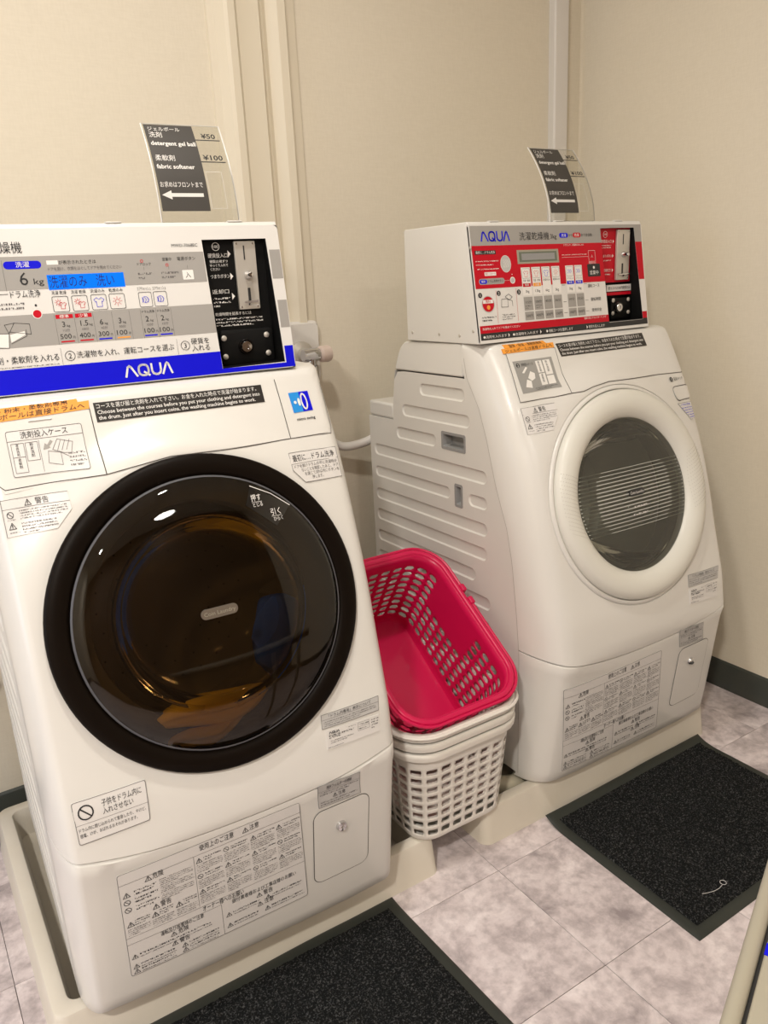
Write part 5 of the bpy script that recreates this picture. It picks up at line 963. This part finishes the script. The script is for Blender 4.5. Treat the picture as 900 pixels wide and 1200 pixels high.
# control unit
P = DATA['p2']; C = DATA['c2']; hole = [tuple(P['coin'][3]), tuple(P['coin'][2]), tuple(P['coin'][1]), tuple(P['coin'][0])]
face = control_box(w2, .2110, hole, rc=.003); rec = recess(w2, hole, 'coinblack', .2225)
a = Art([(-.291, .2306), (.211, .2306), (.211, 0), (-.291, 0)], on_panel, .0002); A = lambda x: x+.291
def around(v0, v1, col, l0=-.288, r1=.2085):
    """strip left and right of the coin opening"""
    f = lambda v: .0816 + (.0769-.0816)*(v-.018)/.203; g_ = lambda v: .1938 + (.1856-.1938)*(v-.018)/.203
    a.poly([(A(l0), v0), (A(f(v0)), v0), (A(f(v1)), v1), (A(l0), v1)], col); a.poly([(A(g_(v0)), v0), (A(r1), v0), (A(r1), v1), (A(g_(v1)), v1)], col)
around(.1905, .2215, 'lgrey'); a.rect(A(-.288), .2215, A(.2085), .2285, 'lgrey'); around(.1075, .1905, 'red'); around(.0200, .0350, 'red')
a.rect(A(-.288), .0065, A(.2085), .0175, 'ink'); around(.0175, .0202, 'ink')
aqua(a, A(-.2615), .1995, A(-.1885), .2168, .0030, 'blue')
a.text('洗濯乾燥機', A(-.1608), .2005, .0125, 'ink', .083, bold=.012); a.text('3kg', A(-.0745), .2015, .0095, 'ink', .018)
a.poly(rrect(A(-.0484), .2025, A(-.0228), .2125, .0048, 4), 'blue', 2); a.text('洗濯', A(-.0356), .205, .005, 'white', .014, 'C'); a.text('から', A(-.0215), .205, .005, 'ink', .012)
a.poly(rrect(A(-.0086), .2025, A(.0151), .2125, .0048, 4), 'red', 2); a.text('乾燥', A(.0033), .205, .005, 'white', .014, 'C'); a.text('まで全自動', A(.0165), .205, .005, 'ink', .033)
a.rect(A(-.2815), .1733, A(-.2275), .181, 'ink', 2); a.text('最初に…ドラム洗浄', A(-.2545), .1752, .0042, 'white', .049, 'C')
a.fine(A(-.281), .1585, A(-.222), .1625, 1, 'white'); a.fine(A(-.281), .1515, A(-.236), .1555, 1, 'white'); a.fine(A(-.279), .1430, A(-.222), .1475, 1, 'white'); a.poly(rrect(A(-.262), .132, A(-.232), .139, .001, 2), 'white', 2); a.text('閉止・スタート', A(-.247), .1338, .0035, 'red', .026, 'C')
u, v = P['st'][0]; a.poly([(A(u)+.0135*math.cos(t), v+.0165*math.sin(t)) for t in lin(0, 5.98, 22)], 'stickg', 2); a.line([(A(u)+.0135*math.cos(t), v+.0165*math.sin(t)) for t in lin(0, 6.28, 22)], .0008, 'white', 3)
for k in range(5): a.line([(A(u)-.007+.0035*k, v-.007), (A(u)-.003+.0035*k, v), (A(u)-.007+.0035*k, v+.008)], .0007, 'white', 3)
a.poly(rrect(A(-.2785), .1150, A(-.2115), .1268, .0055, 4), 'lgrey', 2); a.poly(rrect(A(-.2765), .1168, A(-.2575), .125, .004, 4), 'blue', 3); a.text('無料', A(-.267), .1188, .0042, 'white', .011, 'C', lay=4); a.text('ドラム洗浄ボタン', A(-.255), .1188, .0045, 'ink', .040)
a.disc(A(-.19), .1209, .0068, 'white', 2, 20); a.disc(A(-.19), .1209, .0052, 'stickg', 3, 20); a.disc(A(-.19), .1325, .0012, 'white', 2, 8); a.line([(A(-.2115), .121), (A(-.198), .121)], .0004, 'white')
a.rect(A(-.1718), .1523, A(-.0552), .1800, 'cream', 2); a.rect(A(-.1665), .1560, A(-.0605), .1760, 'lcdgreen', 3); a.rect(A(-.1600), .1595, A(-.0670), .1725, 'grey', 4)
a.text('ドアロック…洗濯物の出し入れ', A(-.038), .1855, .0034, 'white', .060); a.fine(A(-.045), .1655, A(.028), .1690, 1, 'white'); a.line([(A(-.046), .162), (A(.032), .162)], .0004, 'white')
a.frame(A(.034), .1515, A(.0543), .1743, .0006, 'white'); a.text('入', A(.044), .160, .0055, 'white', .006, 'C'); a.text('電源ボタン', A(.044), .1465, .0032, 'white', .022, 'C')
a.poly(rrect(A(.0272), .1192, A(.0666), .1462, .002, 2), 'ink', 2); a.disc(A(.047), .1385, .0030, 'white', 3, 12); a.text('営業中', A(.047), .1240, .0070, 'white', .026, 'C', .012)
cols = (('inkred', '洗濯・乾燥', 'red', '標準', '3kg'), ('inkred', '洗濯・乾燥', 'orange', '少量', '1.5kg'), ('blue', '洗濯のみ', None, '', '6kg'), ('inkred', '乾燥のみ', None, '', '3kg'), ('blue', 'エアウォッシュ', 'blue', '除菌', '3kg'), ('blue', 'エアウォッシュ', 'blue', '除菌', '3kg'))
for i, (q, g_, h_) in enumerate(zip(P['c'], P['g'], P['h'])):
    x0 = A((q[0][0]+q[3][0])/2); x1 = A((q[1][0]+q[2][0])/2); c = (x0+x1)/2; col, t, pc, pt_, kg = cols[i]
    a.rect(x0, .0885, x1, .1450, 'white', 2); a.rframe(x0+.0018, .1230, x1-.0018, .1425, .002, .0005, 'inkgrey', 3)
    def shirt(cx, cy, h): a.line([(cx-h*.55, cy+h*.3), (cx-h*.25, cy+h*.5), (cx, cy+h*.3), (cx+h*.25, cy+h*.5), (cx+h*.55, cy+h*.3), (cx+h*.4, cy), (cx+h*.3, cy+h*.1), (cx+h*.3, cy-h*.5), (cx-h*.3, cy-h*.5), (cx-h*.3, cy+h*.1), (cx-h*.4, cy)], .0006, col, 4, True)
    if i < 3: shirt(c, .1320, .012)
    elif i == 3:
        a.ring(c, .133, .003, .0006, col, 4, 10)
        for k in range(8): tt = 6.2832*k/8; a.line([(c+.0045*math.cos(tt), .133+.0045*math.sin(tt)), (c+.0068*math.cos(tt), .133+.0068*math.sin(tt))], .0006, col, 4)
    else:
        for k in range(3): a.line([(c-.006+.004*k, .129), (c-.003+.004*k, .133), (c-.006+.004*k, .137)], .0007, col, 4)
    a.text(t, c, .1165, .0036, 'ink', .019, 'C', .01)
    if pc: a.rect(x0+.0015, .1060, x1-.0015, .1130, pc, 3); a.text(pt_, c, .1078, .0038, 'white', .011, 'C', lay=4)
    a.text(kg, c, .0945, .0052, 'ink', None, 'C', .008)
    a.rect(x0, .0583, x1, .0855, 'lgrey', 2); a.text(('115分', '100分', '45分', '30分', '10分', '15分')[i], c, .0725, .0048, 'ink', .0165, 'C'); 
    if i < 2: a.fine(x0+.004, .0610, x1-.004, .0695, 2, 'ink')
    a.rect(x0, .0388, x1, .0556, 'lgrey', 2); a.text(('500円', '400円', '300円', '100円', '100円', '100円')[i], c, .0445, .0055, 'ink', .018, 'C')
for v in (.1050, .0700, .0470): a.line([(A(-.053), v), (A(-.044), v)], .0008, 'ink'); a.line([(A(.013), v), (A(.022), v)], .0006, 'ink')
a.text('運転コース', A(.0235), .1005-.0035, .0060, 'ink', .036, bold=.01); a.text('運転時間', A(.0295), .0680, .0058, 'ink', .031, bold=.01); a.text('使用料金', A(.0305), .0450, .0058, 'ink', .030, bold=.01)
for n, (u, v) in zip('123', P['n']): a.disc(A(u), v, .0052, 'ink', 2, 16); a.text(n, A(u), v-.0028, .0056, 'white', None, 'C')
for k in ('v1', 'v2'): (u, v), (u2, v2) = P[k]; a.line([(A(u), v), (A(u2), v2)], .0006, 'red')
u, v = P['ic1'][0]; u = A(u); a.disc(u, v, .0165, 'stickg', 2, 24); a.disc(u, v, .0150, 'red', 3, 24); a.poly([(u-.0125, v+.0085), (u+.0125, v+.0085), (u+.0135, v+.0015), (u-.0135, v+.0015)], 'white', 4); a.text('無料', u, v-.001+.0035, .0052, 'red', .013, 'C', .01, lay=5); a.disc(u, v-.0065, .0045, 'orange', 4, 14)
a.fine(u-.019, .0425, u+.019, .0545, 2, 'ink'); u = A(-.2105)
a.line([(u-.016, .069), (u-.014, .0845), (u+.002, .0850), (u+.002, .0685)], .0008, 'ink', 3, True); a.line([(u+.002, .085), (u+.014, .080), (u+.014, .070)], .0008, 'ink', 3); a.line([(u-.004, .089), (u+.006, .094), (u+.015, .088), (u+.006, .082)], .0008, 'ink', 3, True); a.fine(u-.017, .0425, u+.019, .0560, 3, 'ink')
a.text('洗濯物を入れてドアを閉めてください', A(-.282), .0265, .0038, 'white', .100); a.text('硬貨を投入するとスタートします', A(.005), .0295, .0038, 'white', .068)
a.text('●洗剤を入れます', A(-.282), .0100, .0048, 'white', .062); a.text('●洗濯物を入れます', A(-.204), .0100, .0048, 'white', .070); a.text('● 運転コースを選択します', A(-.1106), .0100, .0050, 'white', .078); a.text('硬貨を投入します', A(.016), .0100, .0050, 'white', .050)
for u in (-.216, -.128, .0095): a.poly([(A(u), .0085), (A(u)+.004, .0125), (A(u), .0165)], 'white', 3)
a.build('face_print', face)
# red coin plate
Yp = .2225; (xa, za), (xb, _), (xc, zc), (xd, zd) = C['coinred']
b = MB(); b.box((.0775, .2165, 1.1325), (.1925, .2195, 1.2500)); cr_ = b.build('coin_backing', 'red', w2, smooth=False)
coin_mech(w2, C)
a = Art([(.080, 1.25), (.20, 1.25), (.20, 1.10), (.080, 1.10)], lambda x, z, l: (x, .2165-l, z), .0003); U = lambda x: x-.080; V = lambda z: z-1.10
a.ring(U(.105), V(1.236), .0065, .0008, 'white', 3, 20); a.text('100', U(.105), V(1.2338), .0045, 'white', .009, 'C'); a.text('硬貨投入口', U(.0915), V(1.2185), .0055, 'white', .034, bold=.012); a.fine(U(.094), V(1.206), U(.126), V(1.215), 2, 'white')
a.text('つまりボタン', U(.0935), V(1.1875), .0050, 'white', .034, bold=.012); a.fine(U(.096), V(1.178), U(.126), V(1.183), 1, 'white'); a.text('返却口', U(.0985), V(1.1565), .0052, 'white', .026, bold=.012); a.fine(U(.099), V(1.148), U(.126), V(1.153), 1, 'white')
for z in (1.221, 1.190, 1.159): a.poly([(U(.1295), V(z)-.004), (U(.1335), V(z)), (U(.1295), V(z)+.004)], 'white', 3)
a.text('4', U(.1835), V(1.2335), .0085, 'white'); a.build('plate_print', cr_)
lb = C['lbl']; b = MB(); b.box((.1105, .2120, 1.1125), (.1940, .2150, 1.1268)); lbo = b.build('amount_label', 'stickw', w2, smooth=False)
a = Art([(.111, 1.126), (.193, 1.126), (.193, 1.113), (.111, 1.113)], lambda x, z, l: (x, .2119-l, z), .0002); a.text('使えるのは100円硬貨のみ', .004, .004, .0055, 'ink', .072, bold=.01); a.build('print', lbo)
b = MB(); b.box((.1105, .2120, 1.1040), (.1940, .2160, 1.1105)); b.build('red_strip', 'red', w2, smooth=False)
for y, z in ((.20, 1.215), (.195, 1.055), (.24, 1.045), (.31, 1.046), (.41, 1.047)):      # screws of the housing side
    b = MB(); b.lathe([(.0035, 0), (.003, .0012), (0, .0018)], (-.291, y, z), (-1, 0, 0), 12); b.build('housing_screw', 'steel', w2)
# ---------------------------------------------------------------- acrylic signs on the control boxes
def sign(root_loc, rz, w, h, base_y, lean, label):
    o = thing('sign_holder', root_loc, rz, label, 'sign', 'acrylic price signs')
    def Pp(x, v, l):        # x across, v up the sheet; bows backwards towards its top
        t = v/h; return (x, base_y + lean*t**1.8 - l, v*(1-.05*t))
    b = MB(); vs = lin(0, h, 14); th = .0025
    b.grid(lambda x, v: Pp(x, v, th), [0, w], vs); b.grid(lambda x, v: Pp(x, v, 0), [0, w], vs, True)
    b.grid(lambda t, v: Pp(0, v, t*th), [0, 1], vs); b.grid(lambda t, v: Pp(w, v, t*th), [0, 1], vs, True); b.grid(lambda x, t: Pp(x, h, t*th), [0, w], [0, 1], True)
    b.build('acrylic_sheet', 'acrylic', o, smooth=True, ang=30)
    for x in (0, w):        # polished edges: their glint is put into the white colour
        b = MB(); b.tube([Pp(x, v, th/2) for v in vs], .0013, 6); b.build('glint_edge', 'stickw', o)
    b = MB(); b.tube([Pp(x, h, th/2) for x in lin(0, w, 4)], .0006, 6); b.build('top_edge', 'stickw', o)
    b = MB(); b.box((0, base_y, 0), (w, base_y+.06, .0025)); b.build('foot_plate', 'acrylic', o, smooth=False)
    q = [(.003, h-.002), (w*.635, h-.002), (w*.635, h*.115), (.003, h*.115)]
    pl = lambda x, v, l: Pp(x, v, th+.0003+l)
    sh = sticker('black_card', q, pl, 'sheet', o, .0006)
    a = Art(q, pl, .0007); W, H = a.W, a.H
    a.text('ジェルボール', W*.06, H*.925, H*.042, 'white', W*.66, bold=.003); a.text('洗剤', W*.06, H*.845, H*.055, 'white', W*.26, bold=.003)
    a.text('detergent gel ball', W*.05, H*.745, H*.05, 'white', W*.92, bold=.02)
    a.text('柔軟剤', W*.06, H*.565, H*.055, 'white', W*.40, bold=.003); a.text('fabric softener', W*.05, H*.47, H*.05, 'white', W*.78, bold=.02)
    a.text('お求めはフロントまで', W*.04, H*.265, H*.05, 'white', W*.88, bold=.006)
    a.poly([(W*.04, H*.175), (W*.24, H*.225), (W*.24, H*.195), (W*.90, H*.195), (W*.90, H*.155), (W*.24, H*.155), (W*.24, H*.125)], 'stickw', 2)
    a.build('print', sh)
    q = [(w*.64, h), (w, h), (w, 0), (w*.64, 0)]; a = Art(q, pl, .0003); W, H = a.W, a.H
    a.text('¥50', W*.22, H*.855, H*.052, 'ink', W*.52, bold=.02); a.line([(0, H*.835), (W*.86, H*.835)], .0018, 'ink'); a.build('price_print', o); a = Art(q, pl, .0003); a.text('¥100', W*.08, H*.622, H*.052, 'ink', W*.72, bold=.02)
    for i, ch in enumerate(()): pass
    a.line([(0, H*.602), (W*.86, H*.602)], .0018, 'ink')
    a.frame(W*.05, H*.14, W*.62, H*.50, .0005, 'stickw', 1); a.build('price_print', o)
    return o
a1 = R(-3); c_, s_ = math.cos(a1), math.sin(a1)
def w1p(x, y, z): return (.3645 + x*c_ - y*s_, 1.061 + x*s_ + y*c_, z)
sign(w1p(.058, .270, 1.2662), a1, .130, .166, 0, .060, 'clear acrylic price sign with a black card, on the blue-panelled washer')
sign((1.324-.012, 1.085+.270, 1.2662), 0, .138, .170, 0, .072, 'clear acrylic price sign with a black card, on the red-panelled washer')

# ---------------------------------------------------------------- baskets
def basket(name, mat, base, tilt, label, group, W=.262, L=.352, H=.215, tw=.022, pink=False, handles=True):
    """rounded tapered basket; local origin = middle of the front rim's lower edge line projected to the base"""
    o = thing(name, base, 0, label, 'basket', group)
    r0, r1 = .045, .058
    def per(z, s):     # point on the wall at height z, perimeter parameter s (0..1)
        t = z/H; w = W/2 - tw*(1-t); l0 = tw*(1-t); l1 = L - tw*(1-t); r = r0+(r1-r0)*t
        sx, sy = 2*w-2*r, (l1-l0)-2*r; arc = math.pi*r/2; tot = 2*sx+2*sy+4*arc; d = (s % 1)*tot
        for seg in (('l', -w+r, l0, 1, 0, sx), ('a', w-r, l0+r, -90, 0, arc), ('l', w, l0+r, 0, 1, sy), ('a', w-r, l1-r, 0, 0, arc), ('l', w-r, l1, -1, 0, sx), ('a', -w+r, l1-r, 90, 0, arc), ('l', -w, l1-r, 0, -1, sy), ('a', -w+r, l0+r, 180, 0, arc)):
            if d <= seg[5]:
                if seg[0] == 'l': return seg[1]+seg[3]*d, seg[2]+seg[4]*d
                t_ = R(seg[3]) + d/r; return seg[1]+r*math.cos(t_), seg[2]+r*math.sin(t_)
            d -= seg[5]
        return -w+r, l0
    N = 34; rows = 8; z0, z1 = .012, H-.035
    if pink: N, rows, z0, z1 = 36, 9, .020, H-.030
    b = MB(); P3 = lambda s, z: (*per(z, s), z)
    zr = lin(z0, z1, rows+1)
    for j in range(rows):
        for i in range(N):
            s0, s1 = i/N, (i+1)/N; za, zb = zr[j], zr[j+1]; sm, zm = (s0+s1)/2, (za+zb)/2
            blank = pink and (.28 < sm < .44 and j >= rows-4 and sm < .43) 
            out = [(s0, za), (sm, za), (s1, za), (s1, zm), (s1, zb), (sm, zb), (s0, zb), (s0, zm)]
            if blank: b.add([P3(*q) for q in out], [tuple(range(8))]); continue
            hx, hz = (s1-s0)/2*(.80 if pink else .74), (zb-za)/2*(.66 if pink else .60)
            k = .55 if pink else .86; kk = .5 if pink else .86
            inn = [(sm-hx*k, zm-hz), (sm, zm-hz), (sm+hx*k, zm-hz), (sm+hx, zm), (sm+hx*k, zm+hz), (sm, zm+hz), (sm-hx*k, zm+hz), (sm-hx, zm)]
            b.add([P3(*q) for q in out+inn], [(q, (q+1) % 8, 8+(q+1) % 8, 8+q) for q in range(8)])
    ss = [i/(2*N) for i in range(2*N)]
    b.loft([[P3(s, z) for s in ss] for z in (z1, z1+.012, H)])
    b.loft([[P3(s, z) for s in ss] for z in (.006, z0)])
    lp = [P3(s, .006) for s in ss]; cx, cy = 0, L/2
    b.loft([lp, [((x-cx)*.97+cx, (y-cy)*.97+cy, .001) for x, y, z in lp]], True, False, True)
    wl = b.build('basket_wall', mat, o, solid=.0022, merge=.0001, ang=40); wl['kind'] = 'structure' if 0 else wl.get('kind', '') or ''
    del wl['kind']
    def off(s, z, d):
        x, y = per(z, s); xa, ya = per(z, s-.002); xb, yb = per(z, s+.002); l = math.hypot(xb-xa, yb-ya) or 1
        return (x+(yb-ya)/l*d, y-(xb-xa)/l*d, z)
    b = MB(); b.loft([[off(s, H-dz, d) for s in ss] for d, dz in ((.0, .004), (.001, -.002), (.004, -.0045), (.010, -.0045), (.013, -.002), (.0135, .004), (.0130, .011), (.0115, .0115), (.011, .003), (.002, .0))])
    rim = b.build('rim', mat, o, ang=50)
    if handles:
        for side in (0, 1):      # swing handles folded down on the rim
            b = MB(); a0, a1_ = (.02, .50) if side == 0 else (.52, 1.0)
            rng = lin(.335, .985, 40) if side == 0 else lin(-.015-.0, .0, 2)
            if side == 0: path = [Vector(off(s, H, .0165)) + Vector((0, 0, .001)) for s in lin(.36-.5, .36-.02, 50)]
            else: path = [Vector(off(s, H, .0165)) + Vector((0, 0, .001)) for s in lin(.37, .85, 50)]
            b.tube(path, .0035, 7); h = b.build('handle', mat, o)
            for p in (path[0], path[-1]):
                b = MB(); b.box((p.x-.006, p.y-.009, p.z-.013), (p.x+.006, p.y+.009, p.z+.007)); b.build('pivot', mat, h, bevel=.003)
    o.rotation_euler = (tilt, 0, 0)
    return o
BX, BY, BZ = .838, 1.068, .088
for k in range(3):
    basket('laundry_basket', 'basket', (BX, BY, BZ+.021*k), 0, ['bottom white slotted basket of the stack between the washers', 'middle white basket of the stack, only its rim showing', 'upper white basket of the stack, right under the pink one'][k], 'white and pink baskets in the stack', handles=(k == 2))
basket('laundry_basket', 'pink', (BX, BY+.128, BZ+.108), R(35), 'hot pink slotted basket tilted on top of the white basket stack', 'white and pink baskets in the stack', pink=True, L=.36, H=.215)

# ---------------------------------------------------------------- hoses and tap
def smooth_path(pts, n=10):
    P_ = [Vector(p) for p in pts]; out = []
    for i in range(len(P_)-1):
        p0, p1, p2, p3 = P_[max(i-1, 0)], P_[i], P_[i+1], P_[min(i+2, len(P_)-1)]
        for k in range(n):
            t = k/n; out.append(.5*((2*p1)+(p2-p0)*t+(2*p0-5*p1+4*p2-p3)*t*t+(3*p1-p0-3*p2+p3)*t**3))
    out.append(P_[-1]); return out
def hose(name, pts, r, mat, label, rib=True, n=12):
    path = smooth_path(pts, 14 if rib else 8); rr = [r*(1+.07*(i % 2)) for i in range(len(path))] if rib else r
    b = MB(); b.tube(path, rr, n); return tag(b.build(name, mat, ang=80), label, 'hose')
hose('drain_hose', [(1.10, 1.50, .085), (1.00, 1.44, .075), (.965, 1.34, .072), (.965, 1.25, .072), (1.00, 1.185, .066), (1.045, 1.165, .062), (1.09, 1.19, .062)], .019, 'hose', 'cream drain hose in the pan beside the red-panelled washer')
hose('drain_hose', [(.56, 1.30, .062), (.62, 1.24, .062), (.675, 1.22, .062), (.712, 1.27, .062), (.716, 1.40, .062), (.69, 1.58, .068), (.60, 1.66, .075)], .019, 'hose', 'cream drain hose in the pan beside the blue-panelled washer')
hose('water_hose', [(1.16, 1.745, .80), (1.08, 1.75, .768), (1.03, 1.765, .752), (.985, 1.775, .754), (.945, 1.77, .79), (.92, 1.765, .86), (.905, 1.76, .93), (.897, 1.765, .965)], .0115, 'duct', 'pale water hose between the tap and the red-panelled washer', False)
hose('drain_hose', [(.03, 1.76, .02), (-.01, 1.72, .10), (-.02, 1.70, .20), (.0, 1.73, .33), (.06, 1.745, .42)], .024, 'hosegrey', 'grey ribbed hose behind the blue-panelled washer at the left edge')
tap = thing('water_tap', (.893, 1.797, .985), 0, 'chrome wall tap with a pinkish round knob beside the blue control panel', 'tap')
b = MB(); lp = rrect(-.045, -.045, .045, .075, .01, 4); b.loft([[(x, .003, z) for x, z in lp], [(x, -.012, z) for x, z in lp], [(x*.93, -.018, z*.93) for x, z in lp]], True, False, True); b.build('wall_box', 'duct', tap)
b = MB(); b.lathe([(.026, .017), (.026, .022), (.014, .028), (.012, .05), (.0, .05)], (0, 0, .01), (0, -1, 0), 24); b.build('escutcheon', 'steel', tap)
b = MB(); b.lathe([(.0, -.02), (.012, -.02), (.0135, 0), (.0135, .012), (.010, .020), (0, .020)], (.005, -.055, .01), (1, 0, 0), 20)
b.lathe([(.010, 0), (.010, .02), (.013, .022), (.013, .05), (.009, .052), (0, .052)], (.005, -.055, .01), (0, 0, -1), 20); b.build('tap_body', 'chrome', tap)
b = MB(); b.lathe([(0, .016), (.013, .016), (.0165, .020), (.017, .036), (.015, .041), (0, .043)], (.005, -.055, .01), (1, 0, 0), 24); b.build('knob', 'knobpink', tap, bevel=.001); tap.scale = (1.2, 1.2, 1.2)

# ---------------------------------------------------------------- laundry inside the dark door, plus a blue reflection stand-in
def inwash(x, v, d): return tuple(Vector(w1p(0, 0, 0)) + Matrix.Rotation(a1, 3, 'Z') @ (DO + DX*x + DZ*v + DN*d))
def cloth(name, c, size, folds, mat, label, rot=0.0):
    b = MB(); loops = []; n = 28
    for L in range(folds):
        off = -size[1]*.5 + size[1]*L/max(1, folds-1)
        for side in (0, 1):
            pass
    # a folded stack: lobed outline swept across
    prof = []
    for k in range(n):
        t = 6.2832*k/n; rr = 1+.16*math.sin(3*t+.6)+.07*math.sin(7*t)
        prof.append((math.cos(t)*rr, math.sin(t)*rr*(1+.1*math.cos(5*t))))
    m_ = 26
    for j in range(m_):
        u = j/(m_-1); w = math.sin(math.pi*min(max(u, .02), .98))**.45
        loops.append([inwash(c[0] + size[0]*(u-.5)*1.0 + .006*math.sin(9*u+p[0]*3), c[1] + p[1]*size[1]*.5*w + .010*math.sin(5*u+1) + rot*(u-.5), c[2] - (p[0]*size[2]*.5*w)) for p in prof])
    b.loft(loops, True, True, True); o = b.build(name, mat, None, ang=180, subsurf=0)
    return tag(o, label, 'towel')
cloth('folded_towel', (-.018, -.152, -.045), (.17, .052, .07), 3, 'yellow', 'folded yellow towel lying at the bottom behind the dark washer door', .02)
cloth('folded_towel', (-.045, -.185, -.040), (.13, .034, .06), 3, 'yellow', 'lower flattened fold of yellow towel behind the dark washer door', .03)
cloth('blue_reflection', (.122, -.075, -.085), (.085, .150, .05), 2, 'bluereflect', 'blue shape standing in for a reflection at the right of the dark washer door', .05)  # added form: imitates a blue reflection in the lens

# ---------------------------------------------------------------- folding table at the lower right, close to the camera
def near(z, x, y): return (x, y, z)
d_ = Vector((.188, .080, 0)).normalized(); n_ = Vector((d_.y, -d_.x, 0)); P0 = Vector((.550, .3145, .60)) 
tb = thing('side_table', (P0.x+.10, P0.y-.10, 0), math.atan2(d_.y, d_.x), 'cream side table with a rounded edge, at the lower right corner', 'table')
def T(u, w, z): return (Vector((P0.x, P0.y, 0)) + d_*u + n_*w + Vector((0, 0, z)) - Vector((P0.x+.10, P0.y-.10, 0)))
Rinv = Matrix.Rotation(-math.atan2(d_.y, d_.x), 3, 'Z'); TT = lambda u, w, z: tuple(Rinv @ T(u, w, z))
b = MB(); b.tube([TT(u, .0062, .600) for u in lin(-.26, .36, 8)], .0072, 14); b.build('edge_bar', 'cream', tb)
b = MB(); lo = TT(-.26, .0165, .580); hi = TT(.36, .33, .600); b.box((min(lo[0], hi[0]), min(lo[1], hi[1]), .582), (max(lo[0], hi[0]), max(lo[1], hi[1]), .603)); b.build('table_top', 'cream', tb, bevel=.002)
b = MB(); lo = TT(-.255, .008, .575); hi = TT(.355, .02, .598); b.box((min(lo[0], hi[0]), min(lo[1], hi[1]), .575), (max(lo[0], hi[0]), max(lo[1], hi[1]), .597)); b.build('edge_gap', 'dark', tb, smooth=False)
b = MB(); c = TT(-.014, .024, .603); b.box((c[0]-.006, c[1]-.008, .603), (c[0]+.008, c[1]+.0075, .6036)); b.build('blue_mark', 'blue', tb, smooth=False)
for u in (.16, .32):
    for w in (.26, .30):
        b = MB(); b.tube([TT(u, w, 0), TT(u, w, .584)], .012, 12); b.build('leg', 'cream', tb)
